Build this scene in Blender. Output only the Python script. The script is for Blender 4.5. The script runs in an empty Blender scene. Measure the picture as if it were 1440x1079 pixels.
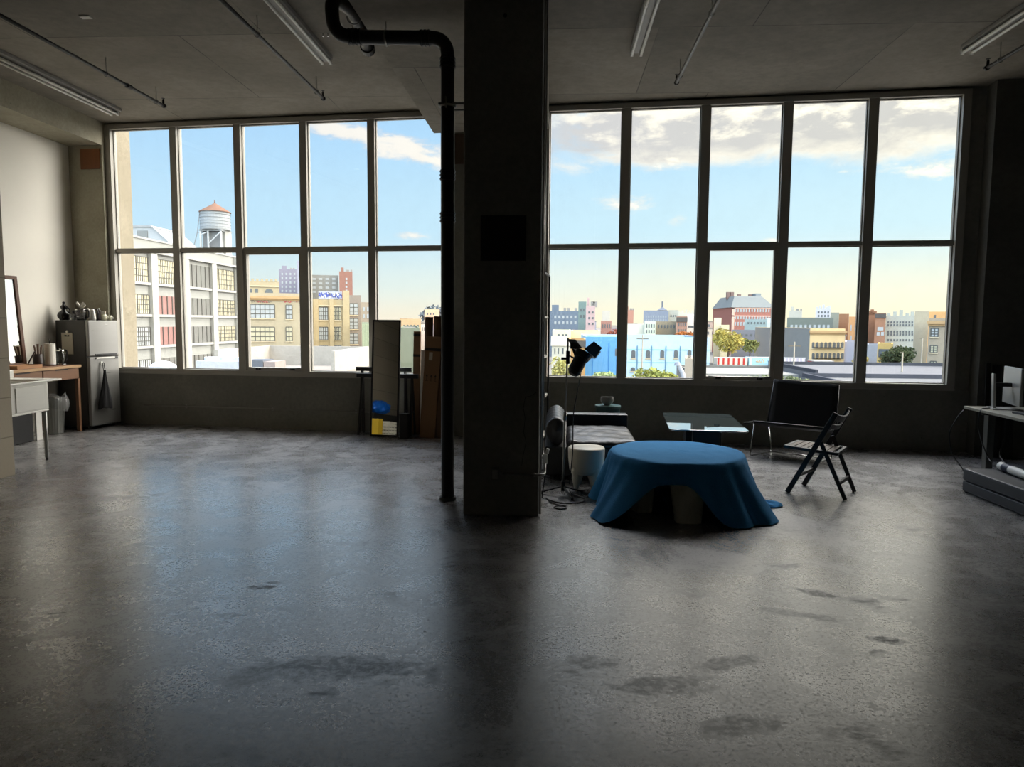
import bpy, bmesh, math, random
from mathutils import Vector, Matrix
RND = random.Random(11)
SC = bpy.context.scene
COL = SC.collection
PI = math.pi
rad = math.radians

# ------------------------------------------------------------------ helpers
class MB:
    """collects shapes into one mesh"""
    def __init__(self):
        self.bm = bmesh.new(); self.M = None
    def _v(self, p):
        p = Vector(p)
        if self.M is not None: p = self.M @ p
        return self.bm.verts.new(p)
    def face(self, vs):
        try: return self.bm.faces.new(vs)
        except ValueError: return None
    def hexa(self, b, t):
        b = [self._v(p) for p in b]; t = [self._v(p) for p in t]
        self.face(b[::-1]); self.face(t)
        n = len(b)
        for i in range(n):
            self.face([b[i], b[(i+1) % n], t[(i+1) % n], t[i]])
        return self
    def box(self, x0, x1, y0, y1, z0, z1):
        if x0 > x1: x0, x1 = x1, x0
        if y0 > y1: y0, y1 = y1, y0
        if z0 > z1: z0, z1 = z1, z0
        return self.hexa([(x0,y0,z0),(x1,y0,z0),(x1,y1,z0),(x0,y1,z0)], [(x0,y0,z1),(x1,y0,z1),(x1,y1,z1),(x0,y1,z1)])
    def prism(self, pts, z0, z1):
        return self.hexa([(p[0],p[1],z0) for p in pts], [(p[0],p[1],z1) for p in pts])
    def bar(self, p0, p1, w, h, up=(0,0,1)):
        """square bar from p0 to p1, w across, h along up"""
        p0, p1 = Vector(p0), Vector(p1); d = (p1-p0).normalized(); up = Vector(up)
        s = d.cross(up)
        if s.length < 1e-4: s = d.cross(Vector((1,0,0)))
        s.normalize(); u = s.cross(d).normalized()
        o = [(-s*w-u*h)/2, (s*w-u*h)/2, (s*w+u*h)/2, (-s*w+u*h)/2]
        return self.hexa([p0+q for q in o], [p1+q for q in o])
    def tube(self, pts, r, seg=8, closed=False, cap=True):
        pts = [Vector(p) for p in pts]; n = len(pts); rings = []
        rr = r if isinstance(r, (list, tuple)) else [r]*n
        t = (pts[1]-pts[0]).normalized()
        a = t.cross(Vector((0,0,1)))
        if a.length < 1e-3: a = t.cross(Vector((1,0,0)))
        a.normalize()
        for i, p in enumerate(pts):
            if closed: t = (pts[(i+1) % n]-pts[i-1]).normalized()
            elif i == 0: t = (pts[1]-pts[0]).normalized()
            elif i == n-1: t = (pts[-1]-pts[-2]).normalized()
            else: t = ((pts[i+1]-p).normalized()+(p-pts[i-1]).normalized()).normalized()
            a = (a - t*a.dot(t)).normalized(); b = t.cross(a)
            rings.append([self._v(p+(a*math.cos(2*PI*k/seg)+b*math.sin(2*PI*k/seg))*rr[i]) for k in range(seg)])
        m = n if closed else n-1
        for i in range(m):
            A, B = rings[i], rings[(i+1) % n]
            for k in range(seg):
                self.face([A[k], A[(k+1) % seg], B[(k+1) % seg], B[k]])
        if cap and not closed:
            self.face(rings[0][::-1]); self.face(rings[-1])
        return self
    def cyl(self, p0, p1, r, r2=None, seg=20):
        return self.tube([p0, p1], [r, r if r2 is None else r2], seg)
    def lathe(self, prof, c=(0,0,0), seg=24, sx=1, sy=1):
        c = Vector(c); rings = []
        for r, z in prof:
            if r < 1e-5: rings.append([self._v(c+Vector((0,0,z)))])
            else: rings.append([self._v(c+Vector((r*sx*math.cos(2*PI*k/seg), r*sy*math.sin(2*PI*k/seg), z))) for k in range(seg)])
        for A, B in zip(rings, rings[1:]):
            for k in range(seg):
                j = (k+1) % seg
                if len(A) == 1 and len(B) == 1: continue
                if len(A) == 1: self.face([A[0], B[k], B[j]])
                elif len(B) == 1: self.face([A[k], A[j], B[0]])
                else: self.face([A[k], A[j], B[j], B[k]])
        if len(rings[0]) > 1: self.face(rings[0][::-1])
        if len(rings[-1]) > 1: self.face(rings[-1])
        return self
    def grid(self, fn, nu, nv, wrap=False):
        P = [[self._v(fn(i/nu, j/nv)) for j in range(nv+1)] for i in range(nu if wrap else nu+1)]
        for i in range(nu):
            A = P[i]; B = P[(i+1) % len(P)]
            for j in range(nv):
                self.face([A[j], B[j], B[j+1], A[j+1]])
        return self
    def build(self, name, mat, parent=None, bevel=0, smooth=False, solid=0, subsurf=0, recalc=True):
        if recalc: bmesh.ops.recalc_face_normals(self.bm, faces=self.bm.faces)
        me = bpy.data.meshes.new(name); self.bm.to_mesh(me); self.bm.free()
        if mat is not None: me.materials.append(mat)
        o = bpy.data.objects.new(name, me); COL.objects.link(o)
        if parent is not None: o.parent = parent
        if smooth:
            for p in me.polygons: p.use_smooth = True
        if solid:
            m = o.modifiers.new('solid', 'SOLIDIFY'); m.thickness = solid; m.offset = -1
        if bevel:
            m = o.modifiers.new('bevel', 'BEVEL'); m.width = bevel; m.segments = 2; m.limit_method = 'ANGLE'; m.angle_limit = rad(40)
        if subsurf:
            m = o.modifiers.new('sub', 'SUBSURF'); m.levels = m.render_levels = subsurf
        return o

def tag(o, label=None, cat=None, group=None, kind=None):
    if label: o['label'] = label
    if cat: o['category'] = cat
    if group: o['group'] = group
    if kind: o['kind'] = kind
    return o
def thing(name, label, cat, loc=(0,0,0), rz=0, group=None, kind=None):
    o = bpy.data.objects.new(name, None); COL.objects.link(o)
    o.empty_display_size = .1
    o.location = loc; o.rotation_euler = (0,0,rz)
    return tag(o, label, cat, group, kind)
def kids(o): return [c for c in bpy.data.objects if c.parent == o]
def copy_tree(o, parent=None):
    c = o.copy(); COL.objects.link(c)
    if parent is not None: c.parent = parent
    for k in kids(o): copy_tree(k, c)
    return c
def arc(c, r, a0, a1, n, ax='xz'):
    out = []
    for i in range(n+1):
        a = a0+(a1-a0)*i/n
        x, y = r*math.cos(a), r*math.sin(a)
        d = {'xz': (x,0,y), 'xy': (x,y,0), 'yz': (0,x,y)}[ax]
        out.append(Vector(c)+Vector(d))
    return out
def rounded(pts, r, n=5):
    """polyline with its inner corners rounded"""
    pts = [Vector(p) for p in pts]; out = [pts[0]]
    for a, b, c in zip(pts, pts[1:], pts[2:]):
        d1 = (a-b); d2 = (c-b); k = min(r, d1.length*.45, d2.length*.45)
        p, q = b+d1.normalized()*k, b+d2.normalized()*k
        for i in range(n+1):
            t = i/n
            out.append(p*(1-t)**2+b*2*t*(1-t)+q*t*t)
    out.append(pts[-1]); return out

# ------------------------------------------------------------------ materials
def lin(h):
    if isinstance(h, str):
        h = [int(h[i:i+2],16)/255 for i in (0,2,4)]
        return [c/12.92 if c <= .04045 else ((c+.055)/1.055)**2.4 for c in h]
    return list(h)
class NT:
    def __init__(s, tree): s.t = tree; s.n = tree.nodes; s.l = tree.links
    def new(s, ty, **kw):
        n = s.n.new(ty)
        for k, v in kw.items(): setattr(n, k, v)
        return n
    def put(s, sock, v):
        if hasattr(v, 'is_linked') or isinstance(v, bpy.types.NodeSocket): s.l.new(v, sock)
        else:
            try: sock.default_value = v
            except Exception: sock.default_value = (*v, 1) if len(v) == 3 else v
    def m(s, op, a, b=0.0, c=0.0, clamp=False):
        n = s.new('ShaderNodeMath', operation=op); n.use_clamp = clamp
        s.put(n.inputs[0], a); s.put(n.inputs[1], b); s.put(n.inputs[2], c); return n.outputs[0]
    def ss(s, x, lo, hi, a=0.0, b=1.0):
        n = s.new('ShaderNodeMapRange', interpolation_type='SMOOTHSTEP')
        for i, v in enumerate((x, lo, hi, a, b)): s.put(n.inputs[i], v)
        return n.outputs[0]
    def mix(s, f, a, b, mode='MIX'):
        n = s.new('ShaderNodeMix', data_type='RGBA', blend_type=mode); n.clamp_result = False
        s.put(n.inputs[0], f); s.put(n.inputs[6], (*a, 1) if isinstance(a, (list, tuple)) and len(a) == 3 else a)
        s.put(n.inputs[7], (*b, 1) if isinstance(b, (list, tuple)) and len(b) == 3 else b); return n.outputs[2]
    def noise(s, vec, scale, detail=4, rough=.55, dist=0, dim='3D'):
        n = s.new('ShaderNodeTexNoise', noise_dimensions=dim)
        s.put(n.inputs['Vector'], vec); s.put(n.inputs['Scale'], scale); s.put(n.inputs['Detail'], detail)
        s.put(n.inputs['Roughness'], rough); s.put(n.inputs['Distortion'], dist); return n.outputs[0]
    def mapv(s, vec, scale=(1,1,1), loc=(0,0,0), rot=(0,0,0)):
        n = s.new('ShaderNodeMapping'); s.put(n.inputs[0], vec); n.inputs[1].default_value = loc
        n.inputs[2].default_value = rot; n.inputs[3].default_value = scale; return n.outputs[0]
def base_mat(name):
    m = bpy.data.materials.new(name); m.use_nodes = True
    nt = NT(m.node_tree); b = nt.n['Principled BSDF']
    tc = nt.new('ShaderNodeTexCoord')
    return m, nt, b, tc.outputs['Object']
_pm = {}
def pm(name, col, rough=.6, metal=0, var=.12, scale=6, bump=0, spec=.5, stretch=(1,1,1), col2=None, sheen=0, trans=0):
    key = name
    if key in _pm: return _pm[key]
    m, nt, b, v = base_mat(name)
    c = lin(col)
    v2 = nt.mapv(v, stretch)
    n = nt.noise(v2, scale)
    if col2 is not None: colo = nt.mix(nt.ss(n, .4, .62), c, lin(col2))
    else: colo = nt.mix(n, [x*(1-var) for x in c], [min(1, x*(1+var)) for x in c])
    nt.l.new(colo, b.inputs['Base Color'])
    b.inputs['Metallic'].default_value = metal
    b.inputs['Specular IOR Level'].default_value = spec
    nt.l.new(nt.m('ADD', nt.m('MULTIPLY', n, .16), rough-.08), b.inputs['Roughness'])
    if sheen: b.inputs['Sheen Weight'].default_value = sheen
    if trans: b.inputs['Transmission Weight'].default_value = trans
    if bump:
        bp = nt.new('ShaderNodeBump'); bp.inputs['Strength'].default_value = bump; bp.inputs['Distance'].default_value = .01
        nt.l.new(nt.noise(v2, scale*8, 5), bp.inputs['Height']); nt.l.new(bp.outputs[0], b.inputs['Normal'])
    _pm[key] = m
    return m
def thin_glass(name, tint=(1,1,1), rough=0.0, film=0.0):
    m = bpy.data.materials.new(name); m.use_nodes = True
    nt = NT(m.node_tree); nt.n.remove(nt.n['Principled BSDF']); out = nt.n['Material Output']
    tr = nt.new('ShaderNodeBsdfTransparent'); tr.inputs[0].default_value = (*tint, 1)
    gl = nt.new('ShaderNodeBsdfGlossy'); gl.inputs['Roughness'].default_value = rough
    lw = nt.new('ShaderNodeLayerWeight'); lw.inputs[0].default_value = .5
    fr_ = nt.m('ADD', .035, nt.m('MULTIPLY', nt.m('POWER', lw.outputs['Facing'], 5.0), .9))
    mx = nt.new('ShaderNodeMixShader'); nt.l.new(fr_, mx.inputs[0]); nt.l.new(tr.outputs[0], mx.inputs[1]); nt.l.new(gl.outputs[0], mx.inputs[2])
    last = mx.outputs[0]
    if film:
        tc = nt.new('ShaderNodeTexCoord'); d = nt.new('ShaderNodeBsdfDiffuse'); d.inputs[0].default_value = (.8,.8,.78,1)
        m2 = nt.new('ShaderNodeMixShader')
        nt.l.new(nt.m('MULTIPLY', nt.ss(nt.noise(tc.outputs['Object'], 3, 6, .7), .35, .8), film), m2.inputs[0])
        nt.l.new(last, m2.inputs[1]); nt.l.new(d.outputs[0], m2.inputs[2]); last = m2.outputs[0]
    nt.l.new(last, out.inputs[0]); return m

def concrete(name, c1, c2, rough=.75, scale=1.2, seams=None, pits=.5, bump=.25, spec=.4):
    """board marked concrete; seams = (width, height) of the formwork sheets in the object's own x/y or x/z"""
    m, nt, b, v = base_mat(name)
    big = nt.noise(v, scale, 6, .6, .4); fine = nt.noise(v, scale*14, 5, .65)
    col = nt.mix(nt.ss(big, .3, .7), lin(c1), lin(c2))
    col = nt.mix(nt.m('MULTIPLY', nt.ss(fine, .3, .75), .35), col, [x*.55 for x in lin(c1)])
    h = fine
    vor = nt.new('ShaderNodeTexVoronoi'); vor.inputs['Scale'].default_value = 5.5; nt.l.new(v, vor.inputs['Vector'])
    pit = nt.m('MULTIPLY', nt.ss(vor.outputs['Distance'], .05, .02), pits)
    col = nt.mix(pit, col, [x*.25 for x in lin(c1)])
    if seams:
        sx = nt.new('ShaderNodeTexBrick'); sx.inputs['Scale'].default_value = 1
        mv = nt.mapv(v, loc=seams[2] if len(seams) > 2 else (0,0,0), rot=seams[3] if len(seams) > 3 else (0,0,0))
        nt.l.new(mv, sx.inputs['Vector'])
        sx.inputs['Brick Width'].default_value = seams[0]; sx.inputs['Row Height'].default_value = seams[1]
        sx.inputs['Mortar Size'].default_value = .006; sx.offset = .37
        sx.inputs['Mortar Smooth'].default_value = .2
        brk = nt.ss(nt.noise(v, 1.7, 3), .36, .56)
        col = nt.mix(nt.m('MULTIPLY', sx.outputs['Fac'], nt.m('ADD', nt.m('MULTIPLY', brk, .6), .2)), col, [x*.2 for x in lin(c1)])
        tone = nt.new('ShaderNodeTexBrick'); nt.l.new(mv, tone.inputs['Vector']); tone.inputs['Scale'].default_value = 1
        tone.inputs['Brick Width'].default_value = seams[0]; tone.inputs['Row Height'].default_value = seams[1]; tone.offset = .37
        tone.inputs['Color1'].default_value = (.82,.82,.82,1); tone.inputs['Color2'].default_value = (1.06,1.05,1.04,1); tone.inputs['Mortar'].default_value = (1,1,1,1)
        tone.inputs['Mortar Size'].default_value = 0
        col = nt.mix(1.0, col, tone.outputs['Color'], 'MULTIPLY')
    nt.l.new(col, b.inputs['Base Color']); b.inputs['Roughness'].default_value = rough
    b.inputs['Specular IOR Level'].default_value = spec
    bp = nt.new('ShaderNodeBump'); bp.inputs['Strength'].default_value = bump; bp.inputs['Distance'].default_value = .01
    nt.l.new(h, bp.inputs['Height']); nt.l.new(bp.outputs[0], b.inputs['Normal'])
    return m

def floor_mat():
    m, nt, b, v = base_mat('polished_concrete_floor')
    warp = nt.new('ShaderNodeVectorMath', operation='ADD')
    wn = nt.new('ShaderNodeTexNoise'); wn.inputs['Scale'].default_value = 1.1; nt.l.new(v, wn.inputs['Vector'])
    wsc = nt.new('ShaderNodeVectorMath', operation='SCALE'); nt.l.new(wn.outputs['Color'], wsc.inputs[0]); wsc.inputs['Scale'].default_value = .22
    nt.l.new(v, warp.inputs[0]); nt.l.new(wsc.outputs[0], warp.inputs[1]); wv = warp.outputs[0]
    big = nt.noise(v, .55, 5, .6, .6); mid = nt.noise(wv, 2.6, 7, .68, .8); fine = nt.noise(v, 34, 4, .7)
    sweep = nt.noise(nt.mapv(wv, (1.2, 5.5, 1), rot=(0,0,.5)), 2.2, 6, .7)
    col = nt.mix(nt.ss(big, .28, .72), lin('4d4b49'), lin('686663'))
    col = nt.mix(nt.m('MULTIPLY', nt.ss(mid, .42, .7), .6), col, lin('7b7874'))
    col = nt.mix(nt.m('MULTIPLY', nt.ss(sweep, .5, .72), .35), col, lin('57585b'))
    # worn dark blotches
    blot = nt.ss(nt.noise(nt.mapv(v, (1, 1.5, 1), loc=(3.1, 1.2, 0)), 1.3, 9, .78), .55, .70)
    col = nt.mix(nt.m('MULTIPLY', blot, .62), col, lin('3d3a35'))
    # fine scratches: short, straight and thin
    scr = None
    for k, (rz, sc, an) in enumerate(((.35, 5.0, .06), (1.15, 6.0, .05), (2.5, 4.2, .06), (2.0, 7.0, .07), (.8, 8.0, .07), (2.9, 6.0, .06))):
        mv = nt.mapv(v, (1, 1, 1), loc=(k*3.3, k*1.7, 0), rot=(0, 0, rz))
        bend = nt.new('ShaderNodeVectorMath', operation='MULTIPLY_ADD'); bn = nt.new('ShaderNodeTexNoise'); bn.inputs['Scale'].default_value = 1.6
        nt.l.new(mv, bn.inputs['Vector']); nt.l.new(bn.outputs['Color'], bend.inputs[0]); bend.inputs[1].default_value = (.35,.35,0); nt.l.new(mv, bend.inputs[2])
        vv = nt.new('ShaderNodeTexVoronoi'); vv.inputs['Scale'].default_value = sc; vv.inputs['Randomness'].default_value = 1
        nt.l.new(nt.mapv(bend.outputs[0], (1, an, 1)), vv.inputs['Vector'])
        gate = nt.ss(nt.noise(mv, 1.1, 3), .50, .66)
        s1 = nt.m('MULTIPLY', nt.ss(vv.outputs['Distance'], .035, .010), gate)
        scr = s1 if scr is None else nt.m('MAXIMUM', scr, s1)
    col = nt.mix(nt.m('MULTIPLY', scr, .85), col, lin('262422'))
    # pits, chips and speckle
    for k, (sc, lo, hi, amt, cc) in enumerate(((5.0,.055,.03,.85,'1c1a18'), (17,.12,.06,.45,'33302c'), (41,.16,.08,.35,'8f8d88'))):
        pit = nt.new('ShaderNodeTexVoronoi'); pit.inputs['Scale'].default_value = sc; nt.l.new(nt.mapv(wv, (1,1.5,1), loc=(k*2.1,k,0)), pit.inputs['Vector'])
        pf = nt.m('MULTIPLY', nt.ss(pit.outputs['Distance'], lo, hi), nt.ss(nt.noise(v, 1.1+k, 5, .7), .47, .6))
        col = nt.mix(nt.m('MULTIPLY', pf, amt), col, lin(cc)); pits_ = pf if k == 0 else (nt.m('MAXIMUM', pits_, nt.m('MULTIPLY', pf, .2)) if k == 1 else pits_)
    # worn stains with a place of their own: centre, half size, turn, strength
    tough = nt.m('SUBTRACT', nt.noise(v, 7, 6, .75), .5); mottle = nt.ss(nt.noise(v, 24, 4, .75), .38, .58)
    wear = nt.m('MAXIMUM', nt.m('MULTIPLY', blot, .8), pits_)
    for x, y, a, b_, rz, k in ((-.95,3.12,.42,.13,.1,.62), (-1.30,3.02,.25,.10,.5,.4), (1.72,3.60,.10,.045,-.2,.9), (1.575,4.22,.16,.05,-.6,.75), (1.57,4.70,.14,.05,.2,.6), (-1.75,4.05,.09,.035,.1,.9), (-1.70,4.13,.05,.02,.1,.9), (-2.69,3.59,.05,.012,.3,1.0), (.49,3.05,.22,.10,.2,.55), (.20,3.25,.14,.07,0,.5), (.85,3.3,.2,.06,.4,.5), (.75,2.75,.18,.08,.2,.5), (1.35,3.9,.25,.05,-.3,.5), (.45,4.45,.10,.06,.3,.5)):
        mp = nt.mapv(v, (1,1,1), loc=(0,0,0)); sub = nt.new('ShaderNodeVectorMath', operation='SUBTRACT'); nt.l.new(mp, sub.inputs[0]); sub.inputs[1].default_value = (x, y, 0)
        rot = nt.mapv(sub.outputs[0], (1/a, 1/b_, 0), rot=(0, 0, 0)) if abs(rz) < .05 else nt.mapv(nt.mapv(sub.outputs[0], rot=(0, 0, -rz)), (1/a, 1/b_, 0))
        ln = nt.new('ShaderNodeVectorMath', operation='LENGTH'); nt.l.new(rot, ln.inputs[0])
        f = nt.m('MULTIPLY', nt.ss(nt.m('ADD', ln.outputs['Value'], nt.m('MULTIPLY', tough, 3.2)), 1.15, .55), k)
        f = nt.m('MULTIPLY', f, nt.m('ADD', .35, nt.m('MULTIPLY', mottle, .65)))
        col = nt.mix(f, col, lin('211f1c')); wear = nt.m('MAXIMUM', wear, f)
    grain = nt.noise(v, 60, 3, .8)
    col = nt.mix(1.0, col, nt.mix(grain, (.6,.6,.6), (1.4,1.4,1.4)), 'MULTIPLY')
    col = nt.mix(nt.m('MULTIPLY', nt.ss(fine, .58, .8), .3), col, lin('aaa7a1'))
    nt.l.new(col, b.inputs['Base Color'])
    r = nt.m('ADD', nt.m('ADD', nt.m('MULTIPLY', mid, .24), nt.m('MULTIPLY', fine, .12)), .08)
    dull = nt.m('MAXIMUM', nt.m('MULTIPLY', wear, .9), nt.m('MAXIMUM', nt.m('MULTIPLY', scr, .95), nt.m('MULTIPLY', nt.ss(grain, .52, .66), .6)))
    r = nt.m('ADD', r, nt.m('MULTIPLY', dull, .25))
    nt.l.new(r, b.inputs['Roughness']); nt.l.new(nt.m('ADD', r, .02), b.inputs['Coat Roughness']); b.inputs['Coat IOR'].default_value = 1.85
    nt.l.new(nt.m('SUBTRACT', .95, nt.m('MULTIPLY', dull, .88)), b.inputs['Coat Weight'])
    nt.l.new(nt.m('SUBTRACT', FLOOR_SPEC, nt.m('MULTIPLY', dull, FLOOR_SPEC*.85)), b.inputs['Specular IOR Level'])
    bp = nt.new('ShaderNodeBump'); bp.inputs['Strength'].default_value = .13; bp.inputs['Distance'].default_value = .006
    hh = nt.m('ADD', nt.m('ADD', nt.m('MULTIPLY', mid, 2.0), nt.m('MULTIPLY', sweep, 1.2)), nt.m('MULTIPLY', fine, .25))
    hh = nt.m('SUBTRACT', hh, nt.m('MULTIPLY', scr, .12))
    nt.l.new(hh, bp.inputs['Height']); nt.l.new(bp.outputs[0], b.inputs['Normal'])
    return m
FLOOR_SPEC = .6

def block_mat():
    m, nt, b, v = base_mat('grey_block_wall')
    br = nt.new('ShaderNodeTexBrick'); br.inputs['Scale'].default_value = 1
    nt.l.new(nt.mapv(v, rot=(rad(-90), 0, rad(-90))), br.inputs['Vector'])
    br.inputs['Brick Width'].default_value = .4; br.inputs['Row Height'].default_value = .2; br.inputs['Mortar Size'].default_value = .006
    br.inputs['Color1'].default_value = (*lin('8b8170'), 1); br.inputs['Color2'].default_value = (*lin('958b79'), 1); br.inputs['Mortar'].default_value = (*lin('6f6756'), 1)
    n = nt.noise(v, 40, 4)
    nt.l.new(nt.mix(nt.m('MULTIPLY', n, .3), br.outputs['Color'], lin('6a6354')), b.inputs['Base Color'])
    b.inputs['Roughness'].default_value = .8
    return m
# ------------------------------------------------------------------ camera
cam = bpy.data.cameras.new('camera'); co = bpy.data.objects.new('camera', cam); COL.objects.link(co)
cam.sensor_fit = 'HORIZONTAL'; cam.sensor_width = 36; cam.lens = 999.1/1440*36; cam.clip_start = .05; cam.clip_end = 3000
YAW, PITCH, ROLL = .05978, .0865, -.0077
r0 = Vector((math.cos(YAW), math.sin(YAW), 0)); f0 = Vector((-math.sin(YAW), math.cos(YAW), 0)); k0 = Vector((0,0,1))
fw = f0*math.cos(PITCH)-k0*math.sin(PITCH); up = k0*math.cos(PITCH)+f0*math.sin(PITCH)
rx = r0*math.cos(ROLL)-up*math.sin(ROLL); uy = r0*math.sin(ROLL)+up*math.cos(ROLL)
co.matrix_world = Matrix(((rx.x,uy.x,-fw.x,0),(rx.y,uy.y,-fw.y,0),(rx.z,uy.z,-fw.z,1.6),(0,0,0,1)))
SC.camera = co
SC.view_settings.view_transform = 'Standard'; SC.view_settings.look = 'None'
SC.view_settings.exposure = 1.2; SC.view_settings.gamma = 1; SC.view_settings.use_curve_mapping = False
SC.cycles.use_denoising = True
SC.cycles.max_bounces = 10; SC.cycles.diffuse_bounces = 5; SC.cycles.glossy_bounces = 4; SC.cycles.transparent_max_bounces = 16
SC.cycles.sample_clamp_indirect = 8
WALL_TURN = rad(-6)          # the window wall runs 6 degrees off the building's grid
def wl(s, n, z=0.0):
    a = -WALL_TURN
    return Vector((s*math.cos(a)+n*math.sin(a), -s*math.sin(a)+n*math.cos(a), z))

# ------------------------------------------------------------------ sky and sun
def make_world():
    w = bpy.data.worlds.new('evening_sky'); SC.world = w; w.use_nodes = True
    nt = NT(w.node_tree); bg = nt.n['Background']
    tc = nt.new('ShaderNodeTexCoord'); sp = nt.new('ShaderNodeSeparateXYZ'); nt.l.new(tc.outputs['Generated'], sp.inputs[0])
    X, Y, Z = sp.outputs
    az = nt.m('MULTIPLY', nt.m('ARCTAN2', X, Y), 57.2958); el = nt.m('MULTIPLY', nt.m('ARCSINE', Z), 57.2958)
    # clear sky: pale warm at the horizon, blue above; warmer to the right
    side = nt.ss(az, -32, 30)
    horizon = nt.mix(side, lin('f0ead9'), lin('fff6d2'))
    low = nt.mix(side, lin('dcecea'), lin('f2f3dc'))
    midc = nt.mix(side, lin('bfe3f8'), lin('cbe8f0'))
    high = nt.mix(side, lin('a9d5f9'), lin('aed7f3'))
    c = nt.mix(nt.ss(el, 0, 3.0), horizon, low)
    c = nt.mix(nt.ss(el, 2.0, 7.5), c, midc)
    c = nt.mix(nt.ss(el, 7.0, 17.0), c, high)
    c = nt.mix(nt.ss(el, 18, 60), c, lin('6fa6e6'))
    cv = nt.new('ShaderNodeCombineXYZ'); nt.put(cv.inputs[0], nt.m('MULTIPLY', az, .055)); nt.put(cv.inputs[1], nt.m('MULTIPLY', el, .14)); nt.put(cv.inputs[2], 1.7)
    n1 = nt.noise(cv.outputs[0], 2.2, 7, .6, .3); n2 = nt.noise(cv.outputs[0], 5.5, 6, .62, .2)
    nn = nt.m('SUBTRACT', n1, .5)
    ew = nt.m('ADD', el, nt.m('MULTIPLY', nn, 4.5))
    # broad bank of cloud over the right window
    bank = nt.m('MULTIPLY', nt.ss(ew, nt.m('ADD', 11.6, nt.m('MULTIPLY', side, -.3)), 12.6), nt.ss(az, -6, 2))
    hole = nt.ss(nt.m('ADD', n1, nt.m('MULTIPLY', nt.ss(az, 0, 14), .35)), .40, .56)
    bank = nt.m('MULTIPLY', bank, nt.m('ADD', .25, nt.m('MULTIPLY', hole, .75)))
    # slanting streak in the left window
    line = nt.m('SUBTRACT', nt.m('ADD', el, nt.m('MULTIPLY', nt.m('SUBTRACT', n2, .5), 3.0)), nt.m('ADD', 10.3, nt.m('MULTIPLY', az, -.235)))
    wid = nt.m('ADD', 1.15, nt.m('MULTIPLY', nn, 3.2))
    streak = nt.m('MULTIPLY', nt.ss(nt.m('ABSOLUTE', line), wid, nt.m('MULTIPLY', wid, .25)), nt.m('MULTIPLY', nt.ss(az, -22, -18), nt.ss(az, -3, -7)))
    streak = nt.m('MULTIPLY', streak, .95)
    den = nt.m('MAXIMUM', bank, streak)
    # small puffs: azimuth, elevation, half width, half height
    puff = 0.0
    for a0, e0, wa, we in ((5.6, 9.3, 2.6, .7), (9.3, 7.9, 1.1, .65), (26.6, 10.6, 2.0, .8), (-11.8, 6.7, 1.5, .35), (8.2, 12.0, 1.8, .5), (22.3, 11.3, 1.9, .7), (16.5, 6.2, 1.0, .3)):
        dx = nt.m('DIVIDE', nt.m('SUBTRACT', az, a0), wa); dy = nt.m('DIVIDE', nt.m('SUBTRACT', el, e0), we)
        d = nt.m('ADD', nt.m('MULTIPLY', dx, dx), nt.m('MULTIPLY', dy, dy))
        d = nt.m('ADD', d, nt.m('MULTIPLY', nt.m('SUBTRACT', n2, .5), -9.0))
        puff = nt.m('MAXIMUM', puff, nt.m('MULTIPLY', nt.ss(d, 1.3, -1.2), .9))
    den = nt.m('MAXIMUM', den, puff)
    # unseen overcast added high up to light the room, thickest in front
    front = nt.ss(nt.m('ABSOLUTE', nt.m('SUBTRACT', az, 28)), 88, 48)
    over = nt.m('MULTIPLY', nt.m('ADD', .55, nt.m('MULTIPLY', nt.ss(n1, .42, .6), .45)), nt.ss(el, 17.5, 24))
    den = nt.m('MAXIMUM', den, nt.m('MULTIPLY', over, nt.m('ADD', .4, nt.m('MULTIPLY', front, .6))))
    grey = nt.mix(side, lin('d3d4da'), lin('d8d6ce')); white = nt.mix(nt.ss(el, 20, 30), nt.mix(side, lin('fdf6ea'), lin('fff7de')), lin('f7f4ee'))
    # undersides grey, edges and tops catch the low sun
    n3 = nt.m('SUBTRACT', n2, .5)
    rim = nt.ss(ew, 13.4, 12.0)                                   # glowing lower edge of the bank
    top = nt.ss(nt.m('ADD', el, nt.m('MULTIPLY', n3, 9.0)), 14.0, 16.4)   # sunlit upper part
    lit = nt.m('ADD', nt.m('MULTIPLY', rim, .5), nt.m('MULTIPLY', top, nt.m('ADD', .3, nt.m('MULTIPLY', side, .6))))
    lit = nt.m('ADD', lit, nt.m('MULTIPLY', n3, 1.1), clamp=True)
    lit = nt.m('MAXIMUM', lit, nt.m('MAXIMUM', nt.m('MULTIPLY', streak, .85), puff))
    vm = nt.new('ShaderNodeVectorMath', operation='SCALE'); nt.l.new(white, vm.inputs[0]); nt.put(vm.inputs['Scale'], nt.m('ADD', 1.0, nt.m('MULTIPLY', side, .4))); white = vm.outputs[0]
    vm = nt.new('ShaderNodeVectorMath', operation='SCALE'); nt.l.new(c, vm.inputs[0]); nt.put(vm.inputs['Scale'], nt.m('ADD', 1.0, nt.m('MULTIPLY', nt.m('MULTIPLY', side, nt.ss(el, 18, 12)), .10))); c = vm.outputs[0]
    c = nt.mix(nt.m('MULTIPLY', den, .95), c, nt.mix(lit, grey, white))
    # ground half of the world
    c = nt.mix(nt.ss(el, -1.0, -.2, 1, 0), c, lin('8f8c84'))
    # unseen sky boosted to light room and facades: high, round the low sun, behind
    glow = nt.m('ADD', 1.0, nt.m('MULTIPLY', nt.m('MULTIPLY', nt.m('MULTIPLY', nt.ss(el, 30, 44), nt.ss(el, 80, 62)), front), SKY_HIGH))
    glow = nt.m('ADD', glow, nt.m('MULTIPLY', nt.m('MULTIPLY', nt.ss(az, 36, 58), nt.ss(az, 104, 88)), nt.m('MULTIPLY', nt.m('MULTIPLY', nt.ss(el, -1, 4), nt.ss(el, 42, 24)), SKY_SUN)))
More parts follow.
